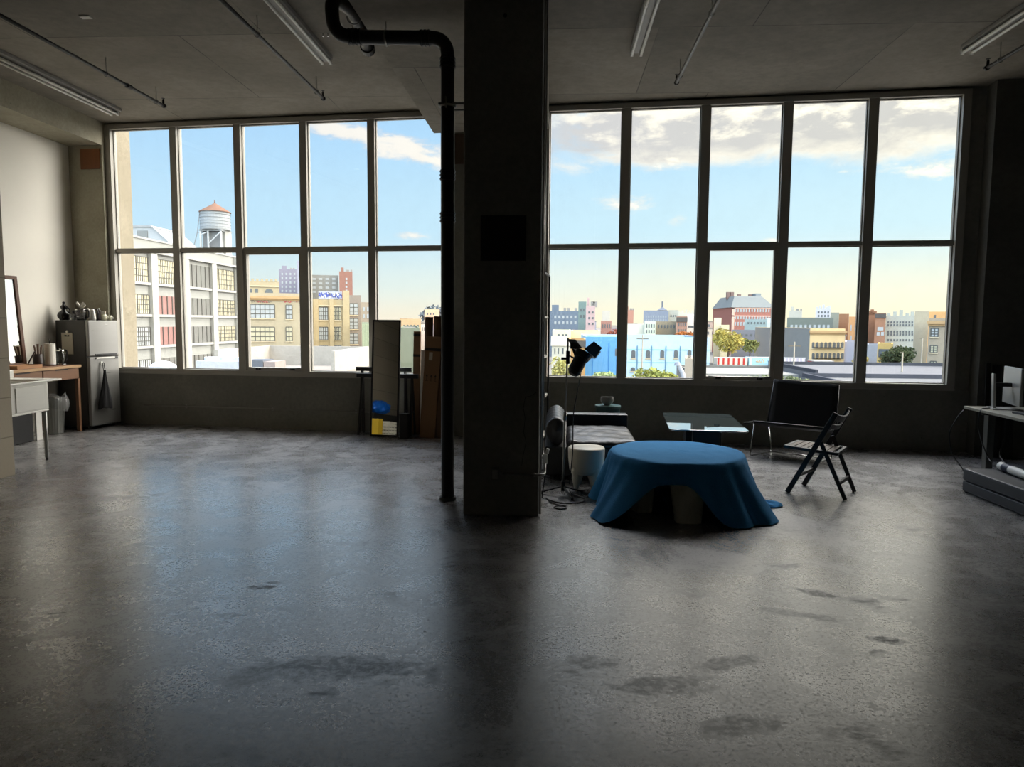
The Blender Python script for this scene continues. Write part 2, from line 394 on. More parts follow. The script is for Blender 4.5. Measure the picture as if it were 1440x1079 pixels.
    glow = nt.m('ADD', glow, nt.m('MULTIPLY', nt.m('MULTIPLY', nt.ss(nt.m('ABSOLUTE', az), 100, 135), nt.ss(el, -1, 6)), SKY_BACK))
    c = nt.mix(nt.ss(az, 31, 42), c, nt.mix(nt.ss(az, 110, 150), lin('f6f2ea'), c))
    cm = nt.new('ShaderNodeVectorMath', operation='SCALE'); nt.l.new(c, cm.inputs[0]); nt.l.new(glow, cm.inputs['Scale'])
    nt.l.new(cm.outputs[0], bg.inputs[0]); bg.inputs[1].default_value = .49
    w.cycles.sampling_method = 'MANUAL'; w.cycles.sample_map_resolution = 1024
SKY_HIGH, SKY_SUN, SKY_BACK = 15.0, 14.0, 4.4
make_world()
sl = bpy.data.lights.new('low_sun', 'SUN'); sl.energy = .5; sl.angle = rad(4); sl.color = (1, .94, .84)
so = bpy.data.objects.new('low_sun', sl); COL.objects.link(so)
sd = wl(.93, .012, .36).normalized()
so.rotation_euler = sd.to_track_quat('Z', 'Y').to_euler(); so.location = (60, 0, 40)

# ------------------------------------------------------------------ room shell
CEIL = 4.5
M_floor = floor_mat()
M_ceil = concrete('ceiling_concrete', '827c71', '9a9387', .8, .8, seams=(2.44, 2.03, (.55, .78, 0)))
M_col = concrete('column_concrete', '7f7e76', '8c8b82', .85, 1.5)
M_sill = concrete('sill_concrete', '77756c', '858379', .85, 1.3)
M_left = concrete('pale_column_concrete', '99937f', 'aaa490', .8, 2.0)
M_plaster = pm('white_plaster', 'e6e2d6', .75, var=.05, scale=1.5)
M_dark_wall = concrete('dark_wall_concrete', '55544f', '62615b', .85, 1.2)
foot = [(-7.6,-5.2), (6.5,-5.2)] + [tuple(wl(6.0, 9.86)[:2]), tuple(wl(-8.9, 9.86)[:2])]
def struct(name, mb, mat, bevel=0, label=None, turn=False):
    o = mb.build(name, mat, None, bevel)
    if turn: o.rotation_euler.z = WALL_TURN
    tag(o, label, kind='structure'); return o
struct('floor', MB().prism(foot, -.2, 0), M_floor, label='scuffed grey concrete floor')
struct('ceiling', MB().prism(foot, CEIL, CEIL+.25), M_ceil, label='board marked concrete ceiling')
struct('wall_left', MB().box(-7.6, -7.3, 6.6, 11.1, 0, CEIL), M_plaster)
struct('wall_back', MB().box(-7.6, 6.5, -5.3, -5.0, 0, CEIL), M_plaster)
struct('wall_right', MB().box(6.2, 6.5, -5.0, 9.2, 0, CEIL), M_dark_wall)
struct('partition_wall', MB().box(-7.3, -5.5, -5.0, 6.85, 0, CEIL), block_mat())
# window wall: local x runs along the wall, local y outwards
struct('wall_window', MB().box(-8.9,4.9, 9.72,9.86, 0,.775).box(-8.9,-7.79, 9.72,9.86, .775,CEIL).box(-2.55,-1.205, 9.72,9.86, .775,CEIL)
       .box(4.04,6.0, 9.74,9.86, .775,CEIL).box(-7.79,4.04, 9.74,9.86, 4.47,CEIL), M_sill, turn=True)
struct('column_left', MB().box(-8.5,-7.79, 9.64,9.72, 0,CEIL), M_left, turn=True)
struct('column_pier', MB().box(-2.47,-1.3, 9.62,9.72, 0,CEIL), M_sill, turn=True)
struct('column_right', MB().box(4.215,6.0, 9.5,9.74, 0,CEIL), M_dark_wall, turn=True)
struct('beam_left', MB().prism([(-7.3,6.6), (-6.74,6.6), tuple(wl(-7.79,9.64)[:2]), (-7.3,10.44)], 4.165, CEIL), M_left)
struct('beam_center', MB().prism([(-1.68,-5.0), (-.118,-5.0), (-.118,9.66), (-1.68,9.84)], 4.15, CEIL), M_ceil)
o = struct('column', MB().box(-.744,-.118, 5.75,6.5, 0,4.15), M_col, bevel=.012, label='square concrete column in the middle of the room')
MB().tube([(-.42,5.7495,3.98),(-.42,5.744,3.98)], .016, 14).build('tie_hole', pm('hollow_black','0c0c0b',.9), o)  # black disc painted for the shade inside the hole
# thin crack running down the column face
cr = [(-.30+.0*i,0,0) for i in range(1)]
pts = [(-.145,1.03),(-.19,1.0),(-.235,.99),(-.25,.9),(-.235,.82),(-.245,.70),(-.225,.62),(-.25,.5),(-.26,.42)]
mb = MB()
for (a,b),(c,d) in zip(pts, pts[1:]): mb.bar((a,5.7497,b),(c,5.7497,d), .001, .0035, up=(0,0,1) if abs(a-c) > abs(b-d) else (1,0,0))
mb.build('crack', pm('hollow_black','0c0c0b'), o)
# outside: pilasters of this building at the ends of the windows
M_out = concrete('sunlit_concrete', '7d7563', '88806e', .85, 1.2)
struct('trim_1', MB().box(-8.8,-7.79, 9.87,10.25, -10,5.2), M_out, turn=True, label='pale concrete pilaster outside the left window')
struct('trim_2', MB().box(4.01,5.2, 9.87,10.02, -10,5.2), M_out, turn=True, label='pale concrete pilaster outside the right window')
struct('trim_3', MB().box(-2.55,-1.205, 9.87,9.98, -10,5.2), M_out, turn=True)

# ------------------------------------------------------------------ windows
M_frame = pm('bronze_grey_aluminium', '9d998f', .42, .05, .06, 3)
M_cap = pm('pale_aluminium_cap', '8f8c84', .5, .2, .05, 3)
M_pane = thin_glass('window_glass', film=.02)
M_rubber = pm('black_rubber', '161615', .6)
P = 1.0145
def window(name, s0, mw, label):
    w = thing(name, label, None, (0,0,0), WALL_TURN, kind='structure')
    s1 = s0+5*P; zb, zm, zt = .856, 2.625, 4.406
    fr = MB().box(s0-.09,s0, 9.70,9.84, .78,4.47).box(s1,s1+.09, 9.70,9.84, .78,4.47)
    fr.box(s0,s1, 9.70,9.84, zt,4.47).box(s0-.09,s1+.09, 9.69,9.84, .776,.80).box(s0,s1, 9.70,9.84, .80,zb)
    fr.build('frame', M_frame, w)
    for k in range(1,5):
        c = s0+P*k
        m = MB().box(c-mw/2,c+mw/2, 9.715,9.84, zb,zt)
        mo = m.build('mullion', M_frame, w)
        MB().box(c-.035,c+.035, 9.84,9.885, zb-.05,zt+.05).build('cap', M_cap, mo)
    for k in range(5):
        a = s0+P*k+(mw/2 if k else 0); b = s0+P*(k+1)-(mw/2 if k < 4 else 0)
        MB().box(a,b, 9.73,9.84, zm-.026,zm+.026).build('transom', M_frame, w)
        for (z0,z1,sash) in ((zb,zm-.026, k == 2), (zm+.026,zt, False)):
            q = .045 if sash else .012
            MB().box(a+q,b-q, 9.785,9.793, z0+q,z1-q).build('pane', M_pane, w)
            if sash:
                s = MB().box(a,a+q, 9.735,9.82, z0,z1).box(b-q,b, 9.735,9.82, z0,z1).box(a+q,b-q, 9.735,9.82, z0,z0+q).box(a+q,b-q, 9.735,9.82, z1-q,z1)
                so_ = s.build('sash', M_frame, w, bevel=.004)
                for hx, dr in ((a+.2,-1), (b-.17,1)):
                    h = MB().box(hx-.035,hx+.035, 9.715,9.735, z0+.012,z0+.042).bar((hx,9.712,z0+.036),(hx+dr*.13,9.70,z0+.046), .014, .012)
                    h.cyl((hx,9.735,z0+.027),(hx,9.70,z0+.027), .016, seg=10)
                    h.build('latch', M_rubber, so_)
            else:
                g = MB().box(a,a+.012, 9.77,9.81, z0,z1).box(b-.012,b, 9.77,9.81, z0,z1).box(a+.012,b-.012, 9.77,9.81, z0,z0+.012).box(a+.012,b-.012, 9.77,9.81, z1-.012,z1)
                g.build('glazing_bead', M_cap, w)
    return w
window('window_1', -7.70, .105, 'left five bay window wall looking onto the grey factory')
window('window_2', -1.128, .118, 'right five bay window wall looking onto the blue warehouse')
# ------------------------------------------------------------------ materials for the furniture
BLK = pm('black_metal', '121212', .45, .2, .1, 5)
BLKP = pm('black_plastic', '0e0e0f', .4)
CHROME = pm('chrome', 'c4c4c0', .14, 1, .03, 4)
STEEL = pm('stainless_steel', 'd6d4cc', .38, .45, .06, 3, stretch=(1,1,14))
GALV = pm('galvanised_steel', '8d8d88', .4, .9, .1, 7)
WHITE = pm('white_enamel', 'dad8d0', .4, var=.04)
PAPER = pm('white_paper', 'dcd8cc', .8, var=.04)
DARKSTEEL = pm('dark_steel_fridge', '8b8a86', .30, .35, .06, 2, stretch=(1,1,9))
FSIDE = pm('fridge_side_grey', '3f3e3b', .5, .2, .05, 3)
WOOD = pm('oiled_walnut', '6d4c33', .5, var=.3, scale=4, stretch=(9,.7,9))
PALEWOOD = pm('pale_oak_edge', 'a3835d', .55, var=.15, scale=5, stretch=(9,.8,9))
PLY = pm('orange_plywood', '7d4a22', .6, var=.25, scale=3, stretch=(8,1,.6))
CARD = pm('brown_cardboard', '7a5a3c', .8, var=.1, scale=3)
CARD2 = pm('dark_cardboard', '5d432d', .8, var=.1, scale=3)
GLASS = pm('clear_glass', 'ffffff', .08, var=0, trans=1)
LEATHER = pm('black_leather', '19181b', .38, var=.2, scale=4, bump=.5, spec=.5)
CLEARB = thin_glass('clear_bag', (.85,.86,.86), .12, .35)

def shade_auto(o):
    for p in o.data.polygons: p.use_smooth = True
    return o

# ------------------------------------------------------------------ kitchen corner
fr = thing('refrigerator', 'dark steel two door refrigerator in the left corner by the window', 'refrigerator', (-6.66,9.80,0), rad(77.3))
MB().box(0,.52, .065,.60, .03,1.575).build('cabinet', FSIDE, fr, bevel=.008)
d1 = MB().box(0,.52, 0,.058, 1.062,1.575).build('freezer_door', DARKSTEEL, fr, bevel=.012)
d2 = MB().box(0,.52, 0,.058, .05,1.045).build('refrigerator_door', DARKSTEEL, fr, bevel=.012)
MB().box(.10,.48, -.012,.0, 1.066,1.092).build('handle', BLKP, d1, bevel=.003)
MB().box(.10,.43, -.022,.0, 1.018,1.042).build('handle', WHITE, d2, bevel=.004)
MB().box(.43,.49, -.016,.0, 1.010,1.043).build('hinge_cover', BLKP, d2, bevel=.003)
# small bright wordmark on the freezer door
mk = MB()
for k, (w_, h_) in enumerate(((.006,.016),(.012,.010),(.005,.013),(.010,.010),(.008,.016))):
    x = .285+k*.013; mk.box(x,x+w_*.7, -.0015,.0, 1.512,1.512+h_)
mk.build('badge', CHROME, d1)
for x in (.05,.47):
    for y in (.1,.55): MB().cyl((x,y,0),(x,y,.03), .022, seg=10).build('foot', BLKP, fr)
hk = thing('magnetic_hook', 'round white magnetic hook on the lower refrigerator door', 'hook', (0,0,0), rad(77.3))
FM = Matrix.Translation((-6.66,9.80,0)) @ Matrix.Rotation(rad(77.3), 4, 'Z')
hk.location = FM @ Vector((.20,-.001,.955))
MB().cyl((0,0,0),(0,-.012,0), .026).build('magnet', WHITE, hk, bevel=.003)
MB().tube(arc((0,-.025,-.012), .013, rad(180), rad(360), 6, 'yz')+[Vector((0,-.012,.0))], .003, 6).build('hook', WHITE, hk)
# black tote hanging on the hook
bag = thing('tote_bag', 'limp black cloth bag hanging from the white refrigerator hook', 'bag', FM @ Vector((.20,-.03,.955)), rad(77.3))
def bagf(s, t):
    w_ = .012+.105*min(1, t*1.15)**1.3; a = s*2*PI
    return (w_*math.cos(a)*(1+.12*math.sin(5*a)), -.02+.03*math.sin(a)*(.4+t)+.006*math.sin(7*a)-.005, -.10-.56*t+.012*math.cos(3*a)*t)
b_ = MB().grid(bagf, 28, 14, wrap=True); b_.build('bag_body', pm('black_cloth','0d0d0e',.9,var=.3,scale=9), bag, smooth=True)
MB().tube([(-.012,-.02,-.14),(-.012,-.006,0.0),(0,-.004,.008),(.012,-.006,0.0),(.014,-.02,-.14)], .006, 6).build('strap', BLKP, bag)
cb = thing('cutting_board', 'pale cutting board with a slot handle hung on the side of the refrigerator', 'cutting board', FM @ Vector((-.002,.38,1.085)), rad(77.3))
bd = MB()
for a in ((0,-.012,-.10,.10, 0,.255),(0,-.012,-.10,-.045, .255,.28),(0,-.012,.045,.10, .255,.28),(0,-.012,-.10,.10, .28,.31)): bd.box(*a)
bd.build('board', pm('cream_board','b9b29f',.6), cb)
MB().cyl((0,0,.325),(-.01,0,.325), .02).box(-.01,0,-.004,.004,.26,.325).build('hook', WHITE, cb)

ztop = 1.576
def lathe_thing(name, label, cat, loc, prof, mat, seg=24, group=None):
    o = MB().lathe(prof, seg=seg).build(name, mat, None, smooth=True)
    o.location = loc; tag(o, label, cat, group)
    m = o.modifiers.new('e', 'EDGE_SPLIT'); m.split_angle = rad(50)
    return o
g = lathe_thing('gourd_bottle', 'black gourd shaped bottle at the back edge of the refrigerator top', 'bottle', (-7.13,9.97,ztop),
    [(.0,0),(.055,.0),(.088,.045),(.09,.075),(.07,.115),(.035,.14),(.03,.16),(.045,.175),(.046,.20),(.022,.22),(.017,.25),(.022,.26),(.0,.27)], pm('black_glazed','0c0b0b',.22))
g.rotation_euler.z = PI/2; MB().tube(arc((.07,0,.13), .055, rad(-60), rad(120), 8), .007, 6).build('handle', BLK, g)
for k, (x, y, lb) in enumerate(((-7.0,9.955,'short drinking glass next to the black gourd bottle'),(-6.965,9.90,'short drinking glass in front of the coffee jug on the refrigerator'))):
    lathe_thing('drinking_glass', lb, 'glass', (x,y,ztop), [(.0,0),(.033,0),(.038,.09),(.034,.09),(.030,.006),(.0,.006)], GLASS)
j = thing('dark_canister', 'dark lidded canister behind the drinking glasses on the refrigerator', 'canister', (-7.02,10.08,ztop))
MB().lathe([(0,0),(.05,0),(.05,.10),(0,.10)]).build('canister_body', pm('smoked_brown','2b241e',.35), j, smooth=False)
MB().lathe([(0,.10),(.053,.10),(.053,.13),(.012,.135),(.012,.15),(0,.152)]).build('lid', BLKP, j)
j = thing('coffee_jug', 'square glass coffee jug topped with a crumpled packet on the refrigerator', 'jug', (-6.89,9.985,ztop))
MB().lathe([(0,0),(.068,0),(.074,.02),(.074,.15),(.068,.16),(.064,.16),(.068,.15),(.068,.02),(.0,.008)], seg=24).build('glass_body', GLASS, j, smooth=True)
MB().lathe([(.0755,.148),(.0765,.148),(.0765,.165),(.0,.17)], seg=24).build('lid', CHROME, j)
MB().tube([(.07,0,.15),(.115,0,.15),(.125,0,.12),(.12,0,.05),(.075,0,.03)], .008, 8).build('handle', BLKP, j)
pk = MB().grid(lambda s, t: ((s-.5)*.10+.008*math.sin(9*t), (t-.5)*.09, .03+.022*math.sin(7*s+4*t)+.02*math.cos(9*t-3*s)), 8, 8).build('crumpled_packet', pm('silver_foil','b5b2a8',.35,.5), None, solid=.006)
pk.location = (-6.89,9.985,ztop+.172+.005); pk.rotation_euler = (.5,.3,.4); pk.location.z += .02
tag(pk, 'crumpled silver packet lying on top of the glass coffee jug', 'packet')
th = thing('steel_pitcher', 'slim steel pitcher with a long black handle on the refrigerator', 'pitcher', (-6.765,10.06,ztop))
MB().lathe([(0,0),(.045,0),(.047,.03),(.038,.13),(.034,.165),(.03,.165),(.0,.05)]).build('pitcher_body', STEEL, th, smooth=True)
MB().tube([(.035,0,.155),(.075,0,.16),(.095,0,.10),(.085,0,.03)], .008, 8).build('handle', BLKP, th)
MB().tube([(-.035,0,.13),(-.06,0,.17),(-.068,0,.172)], [.012,.008,.006], 8).build('spout', STEEL, th)
mo_ = thing('pepper_mill', 'small dark mill with a round knob near the front of the refrigerator top', 'mill', (-6.74,10.17,ztop))
MB().lathe([(0,0),(.026,0),(.028,.03),(.02,.08),(.026,.13),(.024,.15),(.0,.155)]).build('mill_body', pm('dark_turned_wood','2a1c13',.4), mo_, smooth=True)
MB().lathe([(0,.155),(.012,.157),(.014,.17),(.0,.182)]).build('knob', CHROME, mo_, smooth=True)
for (x,y,s_,lb) in ((-6.70,10.22,1.0,'white patterned mug nearest the window on the refrigerator'),(-6.655,10.29,.85,'small pale cup beside the white mug on the refrigerator')):
    mg = thing('mug', lb, 'mug', (x,y,ztop))
    MB().lathe([(0,0),(.036*s_,0),(.040*s_,.01),(.040*s_,.085*s_),(.036*s_,.085*s_),(.034*s_,.01),(0,.008)]).build('mug_body', pm('speckled_glaze','b7b59c',.35,var=.35,scale=30), mg, smooth=True)
    MB().tube(arc((.04*s_,0,.045*s_), .025*s_, rad(-80), rad(80), 8), .005, 6).build('handle', WHITE, mg)
cbx = MB().box(-.03,.03,-.02,.02,0,.05).build('tea_box', pm('white_carton','cfcbbd',.7), None, bevel=.002)
cbx.location = (-6.70,10.22,ztop+.0865); cbx.rotation_euler.z = .5; tag(cbx, 'tiny white carton standing on the patterned mug', 'box')

# console desk against the white wall
dk = thing('console_desk', 'walnut console desk with drawers against the white wall', 'desk', (-7.0,8.95,0))
MB().box(-.295,.285, -.75,.74, .915,.95).build('desk_top', WOOD, dk, bevel=.004)
MB().box(.2855,.289, -.75,.74, .915,.95).build('edge_band', PALEWOOD, dk)
MB().box(-.28,.25, -.72,.71, .755,.914).build('apron', WOOD, dk)
for k, (a,b) in enumerate(((-.70,-.02),(.0,.70))):
    dr = MB().box(.251,.275, a,b, .76,.905).build('drawer', WOOD, dk, bevel=.003)
    MB().box(.2755,.279, (a+b)/2-.12,(a+b)/2+.12, .893,.904).build('finger_slot', BLKP, dr)
for x in (-.27,.25):
    for y in (-.72,.70): MB().box(x-.022,x+.022, y-.022,y+.022, 0,.754).build('leg', WOOD, dk)
# framed mirror leaning on the desk
mi = thing('framed_mirror', 'brown framed mirror standing on the console desk against the white wall', 'mirror', (-7.15,8.80,.954))
mi.rotation_euler = (0, rad(-4), 0)
MB().box(-.022,-.004, -.34,.36, .02,1.17).build('mirror_glass', pm('mirror_silver','f2f2ee',.02,1,0,1), mi)
f_ = MB().box(-.03,.012, -.39,-.335, 0,1.21).box(-.03,.012, .355,.41, 0,1.21).box(-.03,.012, -.335,.355, 0,.05).box(-.03,.012, -.335,.355, 1.16,1.21)
f_.build('frame', pm('brown_frame_wood','54341f',.5,var=.25,scale=4), mi, bevel=.004)
tr = MB().box(-.10,.10,-.22,.22,0,.012).box(-.10,-.09,-.22,.22,.012,.045).box(.09,.10,-.22,.22,.012,.045).box(-.09,.09,-.22,-.21,.012,.045).box(-.09,.09,.21,.22,.012,.045).build('serving_tray', pm('honey_wood','94683f',.5,var=.2,scale=4), None)
tr.location = (-6.87,8.78,.951); tag(tr, 'honey wood tray on the console desk in front of the brown mirror', 'tray')
bk = thing('utensil_crock', 'dark crock of wooden spoons beside the paper towel roll', 'crock', (-7.03,9.275,.951))
MB().lathe([(0,0),(.058,0),(.062,.02),(.062,.16),(.054,.16),(.05,.02),(0,.01)]).build('crock_body', pm('brown_crock','2e221b',.45), bk, smooth=True)
for k in range(6):
    a = k*1.05; MB().tube([(0.02*math.cos(a),.02*math.sin(a),.03),(.045*math.cos(a),.045*math.sin(a),.26+.02*(k%3))], [.006,.009], 6).build('spoon', pm('spoon_wood','5b4029',.6), bk)
kn = MB().bar((-.06,0,.0),(.04,0,.20), .03, .015).build('knife_block', pm('knife_block_brown','35251a',.5), None, bevel=.004)
kn.location = (-6.99,9.10,.957); kn.rotation_euler.z = .5; tag(kn, 'slanted dark knife block left of the utensil crock', 'knife block')
pt = thing('paper_towel_roll', 'white paper towel roll on a stand on the console desk', 'paper towel', (-6.96,9.41,.951))
MB().lathe([(0,0),(.075,0),(.075,.012),(0,.014)]).build('base', BLK, pt)
MB().lathe([(.02,.016),(.068,.016),(.068,.30),(.02,.30)]).build('roll', PAPER, pt)
MB().cyl((0,0,.014),(0,0,.34), .008, seg=10).lathe([(0,.34),(.014,.345),(.014,.36),(0,.368)]).build('post', BLK, pt)
kt = thing('glass_kettle', 'clear glass kettle with a black loop handle at the right end of the desk', 'kettle', (-6.94,9.585,.951))
MB().lathe([(0,0),(.075,0),(.075,.02),(0,.022)]).build('base', CHROME, kt)
MB().lathe([(0,.024),(.07,.024),(.072,.10),(.055,.19),(.05,.19),(.066,.10),(.064,.03),(0,.03)]).build('glass_body', thin_glass('kettle_glass',(.93,.95,.94)), kt, smooth=True)
MB().lathe([(0,.192),(.056,.192),(.054,.21),(.012,.215),(.012,.23),(0,.232)]).build('lid', CHROME, kt)
MB().tube(rounded([(.0,.05,.20),(.0,.13,.205),(.0,.14,.08),(.0,.085,.04)], .05), .011, 8).build('handle', BLKP, kt)

# utility sink
sk = thing('utility_sink', 'stainless utility sink on four legs beside the block wall', 'sink', (-5.66,7.02,0), rad(3))
s_ = MB().box(-.5,0, 0,.62, .565,.585)
for a in ((-.015,0,0,.62),(-.5,-.485,0,.62),(-.485,-.015,0,.015),(-.485,-.015,.605,.62)): s_.box(a[0],a[1],a[2],a[3],.585,.895)
s_.build('basin', STEEL, sk, bevel=.006)
r_ = MB()
for a in ((-.0,.045,-.045,.80),(-.54,-.5,-.045,.80),(-.5,.0,-.045,.0),(-.5,.0,.62,.80)): r_.box(a[0],a[1],a[2],a[3],.896,.915)
r_.build('rim', STEEL, sk, bevel=.004)
MB().box(-.54,-.51, -.045,.80, .916,1.0).build('backsplash', STEEL, sk, bevel=.004)
MB().box(.002,.012, .09,.53, .60,.86).build('pressed_panel', STEEL, sk, bevel=.01)
for x in (-.03,-.47):
    for y in (.03,.59):
        lg = MB().cyl((x,y,.03),(x,y,.564), .02, seg=14).build('leg', GALV, sk, smooth=True)
        MB().lathe([(0,0),(.012,0),(.012,.03),(0,.03)], (x,y,0), 10).build('foot', BLKP, lg)
fa = MB().cyl((-.50,.3,.916),(-.50,.3,1.08), .014, seg=10).tube(rounded([(-.50,.3,1.07),(-.50,.3,1.16),(-.28,.3,1.14),(-.27,.3,1.08)], .05), .011, 8)
fa.build('faucet', CHROME, sk, smooth=True)
bx = MB().box(-.22,0, -.24,.24, .01,.50).build('mini_fridge', pm('matt_black','0b0b0b',.5), None, bevel=.008)
bx.location = (-6.76,8.53,0); tag(bx, 'matt black cube on the floor under the console desk', 'cabinet')
for x in (-.2,-.02):
    for y in (-.2,.2): MB().cyl((x,y,0),(x,y,.011), .02, seg=10).build('foot', BLKP, bx)
wp = MB().box(-.01,.01,-.06,.06,0,.50).build('white_board', pm('white_melamine','b9b7b0',.5), None)
wp.location = (-6.78,8.89,0); wp.rotation_euler.z = .1; tag(wp, 'narrow white board standing on the floor between the black cube and the bin', 'board')
tb = thing('trash_can', 'ribbed grey trash can with a clear liner under the console desk', 'trash can', (-6.96,9.42,0))
def can(s, t):
    a = s*2*PI; r = (.115+.035*t)*(1+.018*math.cos(24*a)); return (r*math.cos(a), r*math.sin(a), .005+.5*t)
cn = MB().grid(can, 96, 4, wrap=True); cn.lathe([(0,.004),(.113,.004),(.113,.008),(0,.01)], seg=32); cn.build('can_body', GALV, tb, smooth=True)
def liner(s, t):
    a = s*2*PI; r = .156+.035*math.sin(t*PI)+.012*math.sin(9*a+4*t)+.02*t*math.cos(3*a); return (r*math.cos(a), r*math.sin(a), .55-.2*t+.03*math.sin(5*a)*(1-t)-(.05*t*math.cos(a-.9)))
MB().grid(liner, 48, 8, wrap=True).build('liner', CLEARB, tb, smooth=True)
pb = MB().box(-.16,.16,-.006,.006,-.15,.145).build('wall_patch', PLY, None)
pb.location = wl(-7.985,9.633,3.97); pb.rotation_euler.z = WALL_TURN; tag(pb, 'square orange plywood patch high on the left concrete column', 'panel')
pb2 = MB().box(-.13,.13,-.006,.006,-.2,.2).build('wall_patch', pm('dull_brown_board','4a3a2b',.7), None)
pb2.location = wl(-2.30,9.613,3.93); pb2.rotation_euler.z = WALL_TURN; tag(pb2, 'dull brown board high on the wall between the windows', 'panel')

# ------------------------------------------------------------------ ceiling: lights, sprinkler lines, drain pipe
TUBE = pm('unlit_fluorescent_tube', 'dedcd2', .25, var=.02)
ZINC = pm('dull_white_channel', '8e8c86', .45, .1, .05)
def strip_light(u, v1, lab, w=.13):
    t = thing('ceiling_light', lab, 'ceiling light', (u, v1-1.22, CEIL), 0, 'unlit twin tube lights on the ceiling')
    MB().prism([(-w/2,-1.21),(w/2,-1.21),(w/2,1.21),(-w/2,1.21)], -.045,-.001).box(-.03,.03,-1.2,1.2,-.07,-.046).build('channel', ZINC, t, bevel=.004)
    for x in (-.047,.047):
        MB().cyl((x,-1.18,-.082),(x,1.18,-.082), .0165, seg=12).build('tube', TUBE, t, smooth=True)
        for y in (-1.195,1.195): MB().box(x-.014,x+.014, y-.014,y+.014, -.098,-.046).build('socket', WHITE, t)
    return t
strip_light(-6.12, 9.78, 'unlit twin tube ceiling light beside the left beam', .20)
strip_light(-2.545, 7.97, 'unlit twin tube ceiling light nearest the black drain pipe')
strip_light(.82, 7.85, 'unlit twin tube ceiling light just right of the concrete column')
strip_light(4.23, 7.93, 'unlit twin tube ceiling light in the far right corner')
PIPE = pm('dark_sprinkler_pipe', '1d1b18', .45, .4)
GREYP = pm('grey_sprinkler_pipe', '4b4a46', .4, .6)
def sprinkler(u, v1, hangers, lab, mat, joints=()):
    t = thing('sprinkler_pipe', lab, 'sprinkler pipe', (u, v1, 4.32), 0, 'sprinkler lines along the ceiling')
    MB().tube([(0,-4.2,0),(0,0,0)], .019, 10).tube([(0,-.005,0),(0,.03,0)], .027, 10).build('pipe', mat, t, smooth=True)
    h = MB().cyl((0,.0,.015),(0,0,.07), .014, seg=8).cyl((0,0,.07),(0,0,.085), .006, seg=8).lathe([(0,.085),(.022,.086),(.022,.09),(0,.091)], seg=10)
    h.build('sprinkler_head', BLK, t)
    for hv in hangers:
        k = hv-v1
        g_ = MB().tube(arc((0,k,0), .026, 0, 2*PI, 14, 'xz')[:-1], .004, 6, closed=True).cyl((0,k,.026),(0,k,.18), .004, seg=6)
        g_.build('hanger', GALV, t)
    for jv in joints: MB().tube([(0,jv-v1-.04,0),(0,jv-v1+.04,0)], .028, 10).build('coupling', mat, t)
sprinkler(-5.03, 9.06, (7.9,8.9), 'black sprinkler pipe nearest the left wall, ending above the left window', PIPE, (8.32,))
sprinkler(-2.88, 8.83, (8.6,6.9), 'black sprinkler pipe between the two left ceiling lights', PIPE)
sprinkler(1.34, 8.42, (8.2,6.6), 'grey sprinkler pipe right of the concrete column', GREYP)
sprinkler(4.53, 8.06, (7.85,6.6), 'short dark sprinkler pipe end by the far right corner', PIPE)
pl_ = MB().box(-.05,.05,-.03,.03,-.012,0).build('ceiling_plate', WHITE, None); pl_.location = (-4.55,6.86,CEIL-.001); tag(pl_, 'small white cover plate on the ceiling near the left sprinkler pipe', 'plate')
sm = thing('ceiling_anchor', 'small bright twin anchor on the ceiling left of the drain pipe elbow', 'anchor', (-2.36,7.35,CEIL))
for x in (-.025,.025): MB().cyl((x,0,-.03),(x,0,0), .008, seg=8).build('pin', CHROME, sm)

dp = thing('drain_pipe', 'black cast iron drain pipe rising beside the column and bending under the ceiling', 'drain pipe', (-.945,6.237,0))
IRON = pm('black_cast_iron', '0d0d0c', .42, .3, .2, 6)
main = rounded([(0,0,.012),(0,0,4.005),(-.70,0,4.022),(-.975,-.02,4.035),(-.98,-.10,4.33),(-.87,.22,4.335),(-.92,.86,4.265)], .15, 10)
MB().tube(main, .0585, 24).build('pipe', IRON, dp, smooth=True)
BAND = pm('black_coupling_band', '191918', .35, .6)
def coupling(p, d, n=3, r=.064):
    p, d = Vector(p), Vector(d).normalized(); m = MB()
    m.tube([p-d*.045, p+d*.045], r, 24)
    for k in range(n):
        q = p+d*(.032*(k-(n-1)/2)); m.tube([q-d*.004, q+d*.004], r+.006, 24)
    m.build('coupling', BAND, dp)
coupling((-.19,0,4.008),(1,0,0)); coupling((0,0,3.80),(0,0,1)); coupling((0,0,2.86),(0,0,1)); coupling((0,0,2.50),(0,0,1)); coupling((-.80,-.005,4.026),(1,.05,0), 4)
MB().cyl((0,0,0),(0,0,.03), .075, seg=24).tube([(.02,-.07,.004),(.02,-.075,.05)], .006, 6).build('floor_collar', pm('grey_cement','55534d',.8), dp)
MB().tube(arc((-.53,0,4.015), .063, 0, 2*PI, 24, 'yz')[:-1], .008, 6, closed=True).cyl((-.53,0,4.08),(-.53,0,4.148), .005, seg=6).build('strap_hanger', GALV, dp)
cl = MB().tube(arc((0,0,3.44), .066, 0, 2*PI, 24, 'xy')[:-1], .011, 6, closed=True)
cl.bar((-.075,-.03,3.455),(.198,-.03,3.455), .012,.02).bar((.06,-.03,3.40),(.198,-.03,3.40), .008,.012).bar((-.005,-.075,3.41),(-.005,-.075,3.50), .01,.03, (0,1,0))
cl.build('clamp', GALV, dp)
MB().tube([(-.918,.84,4.267),(-.925,.92,4.259)], .068, 20).build('end_cap', IRON, dp)
MB().tube([(-.888,.42,4.313),(-.907,.68,4.288)], .0605, 20).build('label_sleeve', pm('rusty_label','6e5a4a',.6,var=.4,scale=14), dp, smooth=True)
